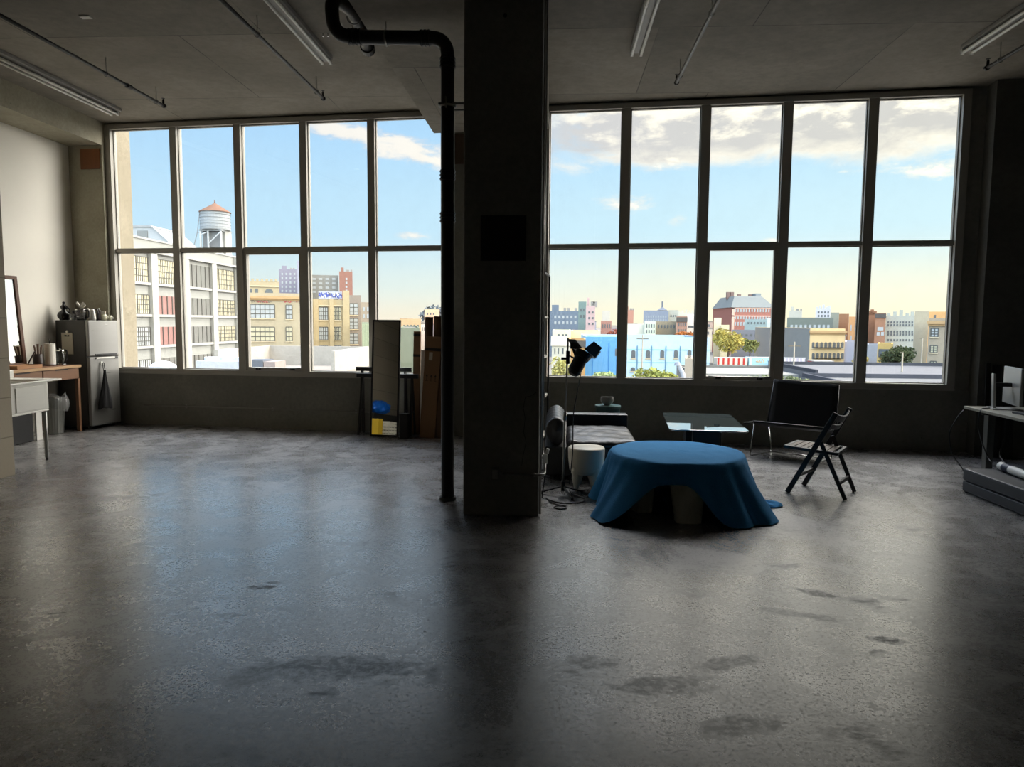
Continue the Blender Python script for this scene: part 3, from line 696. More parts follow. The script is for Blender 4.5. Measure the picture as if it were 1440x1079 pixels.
for k_ in (.30,.74): MB().tube(arc((-.875-.05*k_,k_,4.335-.06*k_), .066, 0, 2*PI, 18, 'xz')[:-1], .006, 6, closed=True).cyl((-.875-.05*k_,k_,4.385),(-.875-.05*k_,k_,4.499), .004, seg=6).build('strap_hanger', GALV, dp)

# fittings on the column
ap = MB().box(-.183,.183,-.008,0, -.18,.18).build('access_panel', pm('flat_black_panel','0d0d0d',.7), None, bevel=.002)
ap.location = (-.422,5.75,2.267); tag(ap, 'square black access panel on the concrete column', 'panel')
ob = thing('outlet_box', 'grey outlet box low on the concrete column with a sideways conduit', 'outlet', (-.475,5.75,.355))
MB().box(-.032,.032,-.045,0,-.05,.05).build('box', pm('dull_zinc','6f6e69',.5,.4), ob, bevel=.004)
MB().box(-.022,.022,-.048,-.0455,-.038,.038).build('cover_plate', pm('grey_plate','8f8d86',.5), ob)
MB().tube(rounded([(.032,-.022,.0),(.365,-.022,.0),(.40,-.01,.0),(.405,.06,.0),(.405,.10,.07)], .03), .011, 10).cyl((.032,-.022,0),(.06,-.022,0), .017, seg=10).cyl((.30,-.022,0),(.33,-.022,0), .016, seg=10).build('conduit', GALV, ob, smooth=True)
cd = thing('vertical_conduit', 'thin galvanised conduit running up the right edge of the column', 'conduit', (-.106,5.80,0))
MB().tube([(0,0,.01),(0,0,4.49)], .0105, 10).build('conduit', pm('bright_conduit','b4b2aa',.35,.6), cd, smooth=True)
for z in (.9,2.0,3.1): MB().box(-.012,.0,-.022,.022,z,z+.016).build('strap', GALV, cd)
cd = thing('vertical_conduit', 'second conduit farther back on the right face of the column with a loose white plug', 'conduit', (-.104,6.35,0))
MB().tube([(0,0,.42),(0,0,4.49)], .012, 10).build('conduit', GALV, cd, smooth=True)
MB().tube([(.012,0,1.0),(.03,-.02,.7),(.02,-.03,.46),(.03,-.03,.40)], .005, 6).build('cord', pm('grey_cord','77756f',.5), cd)
MB().box(.01,.05,-.05,-.01,.33,.42).cyl((.045,-.03,.42),(.055,-.03,.47), .016, seg=8).build('plug', WHITE, cd, bevel=.005)
wc = thing('wall_conduit', 'thin conduit running along the wall below the left window', 'conduit', (0,0,0), WALL_TURN)
MB().tube([(-7.3,9.702,.29),(-3.2,9.702,.285)], .0105, 10).build('conduit', pm('painted_conduit','7f7d74',.5,.2), wc, smooth=True)
for s in (-6.6,-5.2,-3.9): MB().box(s-.012,s+.012,9.71,9.72,.262,.318).build('strap', GALV, wc)

# ------------------------------------------------------------------ leaning mirror, trestles and cartons
lm = thing('leaning_mirror', 'tall black framed mirror leaning on the trestles under the left window', 'mirror', wl(-3.355,9.36,0), WALL_TURN)
lm.rotation_euler = (rad(-5.4), 0, WALL_TURN)
MB().box(-.185,.185,.004,.016,.02,1.6).build('mirror_glass', pm('mirror_silver','f2f2ee',.02,1,0,1), lm)
MB().box(-.203,-.182,-.004,.022,0,1.622).box(.182,.203,-.004,.022,0,1.622).box(-.182,.182,-.004,.022,0,.022).box(-.182,.182,-.004,.022,1.598,1.622).build('frame', BLK, lm)
def trestle(s, n, L, H, foot, lab):
    t = thing('trestle', lab, 'trestle', wl(s,n,0), WALL_TURN, 'black trestles under the left window')
    W = pm('black_painted_wood','131210',.5,var=.2)
    MB().box(-L/2,L/2,-.02,.02,H-.06,H).build('beam', W, t, bevel=.003)
    for x in (-L/2+.09,L/2-.09):
        for sy, fy in ((-1,foot[0]),(1,foot[1])):
            MB().bar((x+.02*(1 if x > 0 else -1)*0, sy*.012, H-.055),(x*1.06, fy, 0.004), .032,.022,(1,0,0)).build('leg', W, t)
        MB().bar((x*1.03,foot[0]*.62,.33),(x*1.03,foot[1]*.62,.33), .02,.02).build('cross_bar', W, t)
    return t
trestle(-3.455, 9.655, .82, .945, (-.09,.03), 'taller black trestle closest to the window sill behind the leaning mirror')
trestle(-3.36, 9.535, .90, .86, (-.15,.06), 'lower black trestle directly behind the leaning mirror')
def carton(name, s, n, w, d, h, lean, side, mat, lab, cat='box', extras=None):
    t = thing(name, lab, cat, wl(s,n,0), WALL_TURN)
    t.rotation_euler = (rad(-lean), rad(side), WALL_TURN)
    b = MB().box(-w/2,w/2,0,d,0,h).build('carton', mat, t, bevel=.004)
    if extras: extras(t, w, d, h)
    return t
TAPE = pm('dark_tape','1b1714',.35)
INK = pm('carton_ink','1c120b',.8)
LBL = pm('shipping_label','b5aa98',.7)
def ex_box(t, w, d, h):
    MB().box(-w/2-.001,w/2+.001,-.0015,.0,h-.20,h-.16).build('tape', TAPE, t)
    MB().box(-.05,.0,-.0015,-.0002,h-.33,h-.22).build('shipping_label', LBL, t)
    m = MB()     # handling marks: arrows and a glass
    for x in (-.06,.0,.06):
        m.box(x-.004,x+.004,-.0015,-.0002,h*.57,h*.57+.05)
        m.hexa([(x-.016,-.0015,h*.57+.05),(x+.016,-.0015,h*.57+.05),(x+.016,-.0002,h*.57+.05),(x-.016,-.0002,h*.57+.05)], [(x-.001,-.0015,h*.57+.075),(x+.001,-.0015,h*.57+.075),(x+.001,-.0002,h*.57+.075),(x-.001,-.0002,h*.57+.075)])
        m.box(x-.018,x+.018,-.0015,-.0002,h*.57-.012,h*.57-.006)
    m.build('handling_marks', INK, t)
carton('tall_carton', -2.73, 9.335, .22, .09, 1.40, 4.5, 3.0, CARD, 'tall brown carton with printed handling marks leaning in front of the tubes', extras=ex_box)
carton('tall_carton', -2.55, 9.345, .115, .09, 1.44, 4.5, 3.0, CARD2, 'narrower dark brown carton leaning to the right of the printed carton', extras=lambda t,w,d,h: MB().box(-w/2-.001,w/2+.001,-.0015,0,h-.12,h-.03).build('tape', TAPE, t))
carton('slim_carton', -2.985, 9.63, .10, .04, 1.46, .8, 1.0, CARD, 'slim taped carton left of the cardboard tubes', extras=lambda t,w,d,h: [MB().box(-w/2-.001,w/2+.001,-.0015,0,z,z+.035).build('tape', TAPE, t) for z in (h-.36,h-.07)])
for s, lab, m_, h in ((-2.805,'left dark cardboard tube standing behind the printed carton',CARD2,1.66),(-2.68,'right dark cardboard tube standing behind the printed carton',CARD2,1.67)):
    t = thing('cardboard_tube', lab, 'tube', wl(s,9.60,0), WALL_TURN); t.rotation_euler = (rad(-1), rad(1), WALL_TURN)
    MB().cyl((0,0,0),(0,0,h-.012), .058, seg=20).build('tube', m_, t, smooth=False)
    MB().cyl((0,0,h-.012),(0,0,h), .06, seg=20).build('end_cap', BLKP, t)
rl = thing('rolled_paper', 'pale paper roll squeezed between the slim carton and the tubes', 'paper roll', wl(-2.897,9.655,0), WALL_TURN)
rl.rotation_euler = (0, rad(1), WALL_TURN)
MB().cyl((0,0,0),(0,0,1.2), .03, seg=14).build('roll', PAPER, rl)
q = MB().box(-.06,.06,-.05,.05,0,.34).build('storage_box', pm('oddment_black','15130f',.7), None, bevel=.004)
q.location = wl(-3.03,9.29,0); q.rotation_euler.z = WALL_TURN; tag(q, 'low black box on the floor right of the leaning mirror', 'box')
# things the leaning mirror shows: they stand along the block wall behind the camera's left
lb_ = MB().box(-.25,.25,-.75,.75,0,.60).build('storage_chest', pm('black_chest','131313',.6), None, bevel=.01); lb_.location = (-5.22,3.95,0); tag(lb_, 'black storage chest against the block wall, seen in the leaning mirror', 'chest')
def blueb(s, t):
    a = s*2*PI; e = (t-.5)*PI; r = math.cos(e)
    k = 1+.10*math.sin(5*a+3*t*6)+.07*math.sin(11*a-4*t)
    return (.20*r*math.cos(a)*k, .36*r*math.sin(a)*k, .15+.15*math.sin(e)*(1 if e < 0 else k))
bb = MB().grid(blueb, 40, 16, wrap=True).build('blue_bag', pm('blue_plastic_bag','1560c0',.35,var=.25,scale=6), None, smooth=True)
bb.location = (-5.2,4.0,.603); tag(bb, 'crumpled blue plastic bag on the black chest, seen in the leaning mirror', 'bag')
cr_ = thing('white_crate', 'white plastic crate on the floor before the black chest, seen in the leaning mirror', 'crate', (-4.78,4.42,0))
m = MB().box(-.17,.17,-.28,.28,0,.012)
for z in (.06,.13,.20,.27,.34,.40): m.box(.165,.172,-.28,.28,z-.022,z+.022).box(-.172,-.165,-.28,.28,z-.022,z+.022).box(-.165,.165,.275,.282,z-.022,z+.022).box(-.165,.165,-.282,-.275,z-.022,z+.022)
for y in (-.28,-.14,0,.14,.28): m.box(.160,.165,y-.012,y+.012,0,.42).box(-.165,-.160,y-.012,y+.012,0,.42)
m.build('basket', pm('white_plastic','d8d5c6',.5), cr_)
yb = MB().box(-.12,.12,-.11,.11,0,.46).build('yellow_box', pm('yellow_box','c9a625',.6), None, bevel=.006); yb.location = (-4.80,4.98,0); tag(yb, 'yellow box beside the white crate, seen in the leaning mirror', 'box')
# ------------------------------------------------------------------ seating corner on the right
bs = thing('bookshelf', 'black framed open shelf standing behind the column beside the sofa', 'bookshelf', (-.30,8.87,0), rad(-5))
SH = pm('pale_shelf_board','9a968c',.5)
for z in (.18,.67,1.17,1.66): MB().box(-.17,.185,-.33,.33,z-.012,z+.012).build('shelf', SH, bs)
for x in (-.175,.19):
    for y in (-.335,.335): MB().box(x-.012,x+.012,y-.012,y+.012,0,2.14).build('post', BLK, bs)
MB().tube(rounded([(.19,-.335,2.13),(.19,-.335,2.19),(.19,.335,2.19),(.19,.335,2.13)], .05), .014, 8).tube(rounded([(-.175,-.335,2.13),(-.175,-.335,2.19),(-.175,.335,2.19),(-.175,.335,2.13)], .05), .014, 8).build('top_rail', BLK, bs, smooth=True)
BM = Matrix.Translation((-.30,8.87,0)) @ Matrix.Rotation(rad(-5), 4, 'Z')
def shelf_item(o, x, y, z, rz=0):
    o.location = BM @ Vector((x,y,z)); o.rotation_euler.z = rad(-5)+rz
v = lathe_thing('white_vase', 'narrow white vase on the upper board of the black shelf', 'vase', (0,0,0), [(0,0),(.035,0),(.045,.06),(.03,.15),(.022,.20),(.028,.22),(.02,.22),(0,.1)], WHITE); shelf_item(v, .14, -.10, 1.673)
for k, (w, h, c, lb) in enumerate(((.03,.24,'8d8678','grey spined book at the front of the middle board of the black shelf'),(.04,.27,'3d3f44','charcoal book second along the middle board of the black shelf'),(.025,.22,'9d9a92','thin pale book third along the middle board of the black shelf'),(.045,.25,'4c3a33','brown book farthest along the middle board of the black shelf'))):
    q = MB().box(-.08,.08,-w/2,w/2,0,h).build('book', pm('book_'+c,c,.6), None, bevel=.002); shelf_item(q, .09, -.28+.05*k, 1.1825); tag(q, lb, 'book', 'books on the black shelf')
q = lathe_thing('dark_pot', 'squat dark pot on the top of the middle board of the black shelf', 'pot', (0,0,0), [(0,0),(.07,0),(.09,.05),(.08,.13),(.07,.13),(.07,.05),(0,.02)], pm('dark_pot','231f1c',.4)); shelf_item(q, .08, .12, 1.1825)

so_f = thing('sofa', 'low black leather daybed sofa against the shelf behind the column', 'sofa', (.39,7.80,0))
MB().box(-.475,.475,-.68,.68,.05,.345).build('base', pm('sofa_base_black','0c0c0d',.6), so_f, bevel=.012)
for x in (-.4,.4):
    for y in (-.6,.6): MB().cyl((x,y,0),(x,y,.05), .03, seg=10).build('foot', BLKP, so_f)
def cushion(x0,x1,y0,y1,z0,z1,puff,wr):
    def f(s, t):
        ex = min(s,1-s); ey = min(t,1-t)
        k = min(1, ex/.06)**.5*min(1, ey/.05)**.5
        h = z0+(z1-z0)*k + puff*math.sin(PI*s)*math.sin(PI*t)
        h += k*wr*(math.sin(9*s+14*t*1.3+2*math.sin(5*s))*.6+math.sin(23*s-9*t+2*math.sin(7*t))*.4+.7*math.sin(31*t+6*s))
        return (x0+(x1-x0)*s, y0+(y1-y0)*t, h)
    return f
m = MB().grid(cushion(-.26,.475,-.68,.50,.346,.405,.02,.006), 36, 50); m.build('seat_cushion', LEATHER, so_f, smooth=True, solid=.02)
def roll(s, t):
    a = s*2*PI; e = min(1, min(t,1-t)/.04)**.5
    r = 1+.035*math.sin(34*t+3*math.sin(a*2))*.5+.02*math.sin(3*a)
    return (-.365+.11*math.cos(a)*e*r, -.68+1.18*t, .495+.145*math.sin(a)*e*r)
MB().grid(roll, 28, 60, wrap=True).build('bolster', LEATHER, so_f, smooth=True)
MB().box(-.26,.475,.51,.68,.346,.53).build('arm', LEATHER, so_f, bevel=.02)
side = thing('side_table', 'round dark teal drum side table behind the sofa under the window', 'side table', wl(-.27,9.22,0))
MB().lathe([(0,.0),(.15,.0),(.155,.02),(.155,.50),(0,.50)], seg=40).build('drum', pm('teal_lacquer','23454a',.4,var=.06), side, smooth=False)
MB().lathe([(0,.501),(.166,.501),(.168,.51),(.168,.528),(.164,.535),(0,.535)], seg=40).build('table_top', pm('teal_top','3f5c5c',.3,var=.06), side)
lathe_thing('bowl', 'grey rounded ceramic bowl on the teal side table', 'bowl', tuple(wl(-.28,9.20,.536)), [(0,0),(.035,0),(.04,.008),(.075,.04),(.086,.075),(.078,.108),(.073,.108),(.079,.075),(.066,.04),(0,.015)], pm('grey_ceramic','817f78',.3), 32)

stool = thing('tooth_stool', 'white molar shaped stool in front of the sofa', 'stool', (.315,6.75,0))
TW = pm('cream_white_stool','c9c3b2',.45,var=.05)
MB().lathe([(0,.415),(.165,.415),(.172,.41),(.176,.40),(.172,.30),(.160,.20),(.148,.165),(.10,.20),(0,.25)], seg=40).build('seat', TW, stool, smooth=True)
for k in range(4):
    a = rad(38+90*k); c_, s__ = math.cos(a), math.sin(a)
    MB().tube([(.085*c_,.085*s__,.30),(.10*c_,.10*s__,.20),(.115*c_,.115*s__,.10),(.122*c_,.122*s__,.0)], [.072,.066,.043,.013], 20).build('leg', TW, stool, smooth=True)

# blue cloth over a low round table on rough plaster legs
CX, CY, TR, TH = 1.09, 6.30, .575, .465
tt = thing('round_table', 'low round table on rough white plaster legs under the blue cloth', 'table', (CX,CY,0))
MB().lathe([(0,.42),(.55,.42),(.565,.43),(.565,.455),(0,.455)], seg=56).build('table_top', pm('raw_board','5a5348',.7), tt)
PLAS = pm('rough_plaster','e0dbcc',.85,var=.15,scale=9,bump=.9,stretch=(5,5,.6))
def plaster(x, y, w0, w1, d0, d1, rz, tw, ly=0):
    def f(s, t):
        a = s*2*PI; q = (abs(math.cos(a))**4+abs(math.sin(a))**4)**-.25
        w = w0+(w1-w0)*t; d = d0+(d1-d0)*t
        n = 1+.03*math.sin(9*a+3*t)+.02*math.sin(17*a-5*t)
        return (w/2*q*math.cos(a)*n+tw*t, d/2*q*math.sin(a)*n+ly*t, .002+.415*t)
    b = MB(); b.M = Matrix.Translation((x,y,0)) @ Matrix.Rotation(rz, 4, 'Z')
    b.grid(f, 40, 10, wrap=True).lathe([(0,.004),(w0*.45,.004)], seg=12).build('leg', PLAS, tt, smooth=True)
plaster(.00,-.59, .20,.31,.15,.18,.0,.02,.155); plaster(-.33,-.30,.14,.20,.14,.18,.5,0); plaster(.30,.25,.18,.26,.16,.2,-.4,0); plaster(-.28,.32,.18,.26,.16,.2,.4,0)
CLOTH = None
def cloth_mat():
    m, nt, b, v = base_mat('blue_woven_cloth')
    n = nt.noise(v, 5, 5, .6); w = nt.noise(nt.mapv(v, (1,1,.25)), 110, 3, .7)
    nt.l.new(nt.mix(nt.m('ADD', nt.m('MULTIPLY', n, .5), nt.m('MULTIPLY', w, .5)), lin('256aa0'), lin('4c9dd4')), b.inputs['Base Color'])
    b.inputs['Roughness'].default_value = .85; b.inputs['Specular IOR Level'].default_value = .1; b.inputs['Sheen Weight'].default_value = .04; b.inputs['Sheen Roughness'].default_value = .5
    bp = nt.new('ShaderNodeBump'); bp.inputs['Strength'].default_value = .5; bp.inputs['Distance'].default_value = .004
    nt.l.new(w, bp.inputs['Height']); nt.l.new(bp.outputs[0], b.inputs['Normal']); return m
CLOTH = cloth_mat()
def gs(d, c, w):
    x = (d-c+180) % 360-180
    return math.exp(-(x/w)**2)
NR, NF = 10, 26
def clothf(s, t):
    a = s*2*PI; dg = math.degrees(a)
    if t <= .35:                      # the part lying on the table
        r = TR*(t/.35); return (r*math.cos(a), r*math.sin(a), TH+.0035*math.sin(7*a+r*16)*math.sin(r*20)*.6)
    q = (t-.35)/.65
    rh = .70+.10*gs(dg,-90,45)+.31*gs(dg,-133,17)+.17*gs(dg,-45,22)+.05*gs(dg,45,30)+.05*gs(dg,150,30)
    arch = .30*math.exp(-((((dg+360+101) % 360+180) % 360-180)/23)**4)
    hem = .006+arch
    z = TH-(TH-hem)*q
    fall = (TH-z)/(TH-.006)
    fold = .030*math.sin(9*a+.6)+.016*math.sin(17*a+1.1)+.010*math.sin(29*a)
    r = TR+.012*min(1,q*8)+(rh-TR)*fall**1.15+fold*fall**.8*1.0
    if q < .12: z = TH-(TH-hem)*q*.8*(q/.12)**.3
    return (r*math.cos(a), r*math.sin(a), z)
bc = MB().grid(clothf, 200, 40, wrap=True).build('blue_cloth', CLOTH, None, smooth=True, recalc=True)
bc.location = (CX,CY,.003); tag(bc, 'blue woven cloth draped over the low round table', 'tablecloth')
def pool(s, t):
    x = -.16+.36*s; y = -.09+.17*t
    e = min(1, min(s,1-s)/.15)**.6*min(1, min(t,1-t)/.2)**.6
    return (x+.03*math.sin(5*t), y+.02*math.sin(6*s), .006+e*(.022+.012*math.sin(14*s+5*t)+.016*(1-s)))
pc = MB().grid(pool, 22, 14).build('cloth_end', CLOTH, bc, smooth=True); pc.location = (.70,-.04,0); pc.rotation_euler.z = .35

# studio light on its stand, and its cable
ls = thing('studio_light', 'black studio spotlight with barn doors on a thin light stand', 'studio light', (.09,6.50,0))
MB().cyl((0,0,.05),(.012,.01,.75), .012, seg=10).cyl((.012,.01,.75),(.03,.015,1.46), .0085, seg=10).cyl((.009,.008,.70),(.013,.011,.78), .018, seg=10).build('pole', GALV, ls, smooth=True)
MB().cyl((0,0,.04),(0,0,.13), .02, seg=10).build('hub', BLK, ls)
for a in (170, -65, 25):
    c_, s__ = math.cos(rad(a)), math.sin(rad(a))
    MB().bar((0,0,.085),(.20*c_,.20*s__,.018), .016,.012).cyl((.20*c_,.20*s__,.0),(.20*c_,.20*s__,.03), .013, seg=8).build('leg', BLK, ls)
hd = thing('head', None, None, (.135,.0,1.245)); hd.parent = ls; hd.rotation_euler = (0, rad(32), rad(35))
MB().cyl((0,0,-.11),(0,0,.03), .062, seg=24).cyl((0,0,.03),(0,0,.09), .07, .088, seg=24).cyl((0,0,-.14),(0,0,-.11), .04, .06, seg=24).build('lamp_housing', BLK, hd)
MB().cyl((0,0,.088),(0,0,.093), .07, seg=24).build('lens', pm('lens_glass','2a2c30',.1), hd)
def door(p, u, v_, L, W, mat):
    p, u, v_ = Vector(p), Vector(u).normalized(), Vector(v_).normalized()
    n = u.cross(v_)*.003
    b = [p-u*W/2, p+u*W/2, p+u*W*.36+v_*L, p-u*W*.36+v_*L]
    MB().hexa([q-n for q in b], [q+n for q in b]).build('barn_door', mat, hd)
door((0,.09,.09),(1,0,0),(0,.75,.7), .11,.15, BLK); door((0,-.09,.09),(1,0,0),(0,-.5,.9), .11,.15, BLK)
door((-.09,0,.09),(0,1,0),(-1,0,.35), .10,.15, BLK); door((.09,0,.09),(0,1,0),(.35,0,.9), .10,.15, pm('pale_barn_door','c3c9d0',.4))
MB().tube(rounded([(.03,.015,1.30),(.05,.10,1.29),(.11,.10,1.26),(.135,.072,1.245)], .03), .008, 8).cyl((.03,.015,1.22),(.03,.015,1.34), .018, seg=10).cyl((-.03,.01,1.27),(.03,.015,1.27), .012, seg=8).build('yoke', BLK, ls)
MB().box(.05,.105,-.02,.03,1.36,1.42).cyl((.075,0,1.36),(.10,0,1.30), .012, seg=8).build('ballast_box', BLK, ls, bevel=.005)
MB().tube(rounded([(.15,.0,1.14),(.12,.02,.95),(.085,.03,.75),(.09,.03,.4),(.06,.02,.10)], .12), .0055, 8).build('cord', BLKP, ls, smooth=True)
pts = [(.15,6.52,.05),(.17,6.50,.008),(.24,6.44,.006),(.30,6.33,.006),(.25,6.22,.006),(.10,6.18,.006),(-.02,6.25,.006),(-.07,6.38,.006),(.0,6.16,.006),(.10,6.10,.006),(.13,6.02,.006),(.06,5.98,.006),(.0,6.03,.006),(.04,6.10,.008),(.12,6.09,.012)]
cbl = MB().tube(rounded(pts, .06, 6), .0055, 8).build('power_cable', BLKP, None, smooth=True); tag(cbl, 'thin black cable coiled on the floor around the light stand', 'cable')
c2 = MB().tube(rounded([(-.06,6.36,.007),(-.10,6.30,.012),(-.075,6.33,.2),(-.068,6.32,.34)], .06), .005, 8).build('power_cable', BLKP, None, smooth=True); tag(c2, 'black cable rising to the outlet conduit at the column corner', 'cable')

# glass coffee table
gt = thing('glass_coffee_table', 'low glass topped table on dark pedestals by the blue cloth table', 'coffee table', (1.575,7.62,0), rad(-5.5))
def rrect(w, d, r, n=6):
    out = []
    for cx, cy, a0 in ((w/2-r,d/2-r,0),(-w/2+r,d/2-r,90),(-w/2+r,-d/2+r,180),(w/2-r,-d/2+r,270)):
        for i in range(n+1):
            a = rad(a0+90*i/n); out.append((cx+r*math.cos(a), cy+r*math.sin(a)))
    return out
def glass_top_mat():
    m, nt, b, v = base_mat('green_tinted_glass')
    b.inputs['Base Color'].default_value = (.10,.13,.13,1); b.inputs['Roughness'].default_value = .02
    b.inputs['Specular IOR Level'].default_value = 1.0; b.inputs['IOR'].default_value = 1.75
    b.inputs['Coat Weight'].default_value = 1; b.inputs['Coat Roughness'].default_value = .02; b.inputs['Coat IOR'].default_value = 1.7
    return m
MB().prism(rrect(.76,1.34,.06), .548,.562).build('table_top', glass_top_mat(), gt, bevel=.003)
DW = pm('dark_brown_pedestal','1d1511',.5,var=.2)
MB().box(-.16,.0,.05,.35,0,.547).build('pedestal', DW, gt, bevel=.004); MB().box(.04,.20,-.05,.22,0,.547).build('pedestal', DW, gt, bevel=.004)
MB().box(-.13,.13,-.42,-.30,0,.547).build('pedestal', DW, gt, bevel=.004)

# lounge chair: black sling on a chrome wire frame
lc = thing('lounge_chair', 'black sling lounge chair with a chrome wire base by the window', 'lounge chair', (2.9,8.7,0))
def L(p): return Vector(p)-Vector((2.9,8.7,0))
F1, F2 = L((2.43,8.75,.415)), L((3.09,8.27,.415)); R1, R2 = L((2.70,9.11,.33)), L((3.36,8.63,.33))
T1, T2 = L((2.80,9.20,.90)), L((3.42,8.75,.875))
def quad_slab(name, a, b, c, d, th, mat, sag=0, nseg=12):
    n = (b-a).cross(d-a).normalized()
    def f(s, t):
        p = (a*(1-s)+b*s)*(1-t)+(d*(1-s)+c*s)*t
        return p-n*sag*math.sin(PI*t)*1.0
    return MB().grid(f, nseg, nseg).build(name, mat, lc, smooth=True, solid=th)
quad_slab('seat', F1, F2, R2, R1, .022, LEATHER, .015)
qb = quad_slab('backrest', R1+(R2-R1)*.02, R2-(R2-R1)*.02, T2, T1, .022, pm('black_sling','0b0b0c',.7,var=.2), .012)
FL, FR, BL, BR = L((2.374,8.652,.008)), L((3.059,8.301,.008)), L((2.726,8.972,.008)), L((3.30,8.56,.008))
MB().tube(rounded([F1+Vector((.01,0,-.02)), FL, BL, R1+Vector((.02,.0,-.02))], .04), .007, 8).build('leg_loop', CHROME, lc, smooth=True)
MB().tube(rounded([F2+Vector((-.01,0,-.02)), FR, BR, R2+Vector((-.02,0,-.02))], .04), .007, 8).build('leg_loop', CHROME, lc, smooth=True)
MB().tube([BL, BR], .006, 8).build('floor_rod', CHROME, lc, smooth=True)
MB().tube([F1, F2], .011, 8).build('front_rail', BLK, lc, smooth=True)
for a, b in ((F1,T1),(F2,T2)):
    r_ = R1 if a is F1 else R2
    MB().tube(rounded([a, r_, b], .05), .011, 8).build('side_rail', BLK, lc, smooth=True)
MB().tube([L((2.29,8.66,.405)), F1+(R1-F1)*.9+Vector((-.02,0,.03))], .012, 8).build('arm_rod', BLK, lc, smooth=True)

# folding wooden chair
fc = thing('folding_chair', 'black folding wooden chair turned sideways beside the lounge chair', 'folding chair', (2.5,6.85,0))
def K(p): return Vector(p)-Vector((2.5,6.85,0))
BW = pm('black_stained_wood','15120f',.42,var=.25,scale=5,stretch=(1,1,1))
nf, ff, nr, fr_ = K((2.227,6.798,.004)), K((2.488,7.118,.004)), K((2.642,6.511,.004)), K((2.897,6.888,.004))
nt_, ft = K((2.545,6.539,.80)), K((2.80,6.866,.81))
side_v = (ff-nf).normalized()
for a, b in ((nf,nt_),(ff,ft)):
    d = (b-a)
    MB().bar(a, b, .024,.046, (1,-.7,0)).build('leg', BW, fc, bevel=.004)
pn, pf_ = nf+(nt_-nf)*.66, ff+(ft-ff)*.66
off = side_v*.03
MB().bar(nr+off, pn+off, .020,.036, (1,-.7,0)).build('leg', BW, fc, bevel=.004)
MB().bar(fr_-off, pf_-off, .020,.036, (1,-.7,0)).build('leg', BW, fc, bevel=.004)
q1, q2 = nr+off+(pn-nr)*.27, fr_-off+(pf_-fr_)*.27
MB().bar(q1, q2, .022,.034).build('rung', BW, fc, bevel=.003)
q1, q2 = nf+(nt_-nf)*.22, ff+(ft-ff)*.22
MB().bar(q1, q2, .02,.03).build('rung', BW, fc, bevel=.003)
def slat(k, h, bow):
    a, b = nf+(nt_-nf)*k, ff+(ft-ff)*k; m = MB(); n = 8
    nrm = (b-a).cross(nt_-nf).normalized(); upv = (nt_-nf).normalized()
    P_ = [a+(b-a)*(i/n)+nrm*bow*math.sin(PI*i/n)-Vector((0,0,.022*math.sin(PI*i/n))) for i in range(n+1)]
    for p, q in zip(P_, P_[1:]):
        m.hexa([p-nrm*.007-upv*h/2, q-nrm*.007-upv*h/2, q+nrm*.007-upv*h/2, p+nrm*.007-upv*h/2], [p-nrm*.007+upv*h/2, q-nrm*.007+upv*h/2, q+nrm*.007+upv*h/2, p+nrm*.007+upv*h/2])
    m.build('back_slat', BW, fc)
slat(.955,.062,.03); slat(.85,.05,.028)
sf = K((2.197,6.822,.437)); sb = K((2.56,6.535,.425)); sff = K((2.44,7.155,.437)); sbf = K((2.79,6.90,.425))
inn = side_v*.026
def seatbar(a, b, w, h): return MB().bar(a, b, w, h)
MB().bar(sf+inn, sb+inn, .034,.03).bar(sff-inn, sbf-inn, .034,.03).bar(sf+inn*.4, sff-inn*.4, .036,.03).bar(sb+inn*.4, sbf-inn*.4, .03,.028).build('seat_frame', BW, fc, bevel=.004)
sm_ = MB()
for i in range(7):
    a = sf+(sb-sf)*(.09+.128*i)+inn*1.6; b = sff+(sbf-sff)*(.09+.128*i)-inn*1.6
    sm_.bar(a+Vector((0,0,.008)), b+Vector((0,0,.008)), .050,.012)
sm_.build('seat_panel', pm('worn_seat_wood','57493b',.35,var=.2,scale=6), fc)

# ------------------------------------------------------------------ desk corner at the right edge
ds = thing('standing_desk', 'grey topped desk with a steel leg at the right edge of the room', 'desk', (4.33,7.75,0), rad(-3))
MB().box(0,.95,-2.0,0,.722,.75).build('desk_top', pm('grey_desk_top','8a8678',.45), ds, bevel=.004)
for y in (-.25,-1.75):
    lg = MB().box(.10,.17,y-.04,y+.04,.03,.72).build('leg', GALV, ds, bevel=.004)
    MB().box(.06,.80,y-.04,y+.04,.0,.03).box(.06,.86,y-.03,y+.03,.69,.721).build('foot', BLK, ds)
mn = thing('monitor', 'silver backed computer monitor on its upright stand at the far end of the desk', 'monitor', (4.60,7.50,.751), rad(74))
SILV = pm('silver_plastic','a9a8a4',.35,.4)
MB().box(-.12,.12,-.10,.14,0,.010).build('stand_base', SILV, mn, bevel=.004)
MB().hexa([(-.04,.09,.011),(.04,.09,.011),(.04,.115,.011),(-.04,.115,.011)], [(-.04,.11,.36),(.04,.11,.36),(.04,.13,.36),(-.04,.13,.36)]).build('stand_neck', SILV, mn, bevel=.004)
MB().box(-.02,.02,-.04,.105,.23,.27).build('pivot', BLKP, mn)
MB().box(-.27,.27,-.07,-.04,.05,.43).build('screen_back', SILV, mn, bevel=.008)
MB().box(-.26,.26,-.0725,-.0705,.06,.42).build('screen', pm('dark_screen','050506',.15), mn)
kb = MB().box(-.07,.07,-.20,.20,0,.02).build('keyboard', BLKP, None, bevel=.004); kb.location = (4.52,6.95,.751); tag(kb, 'black keyboard on the grey desk', 'keyboard')
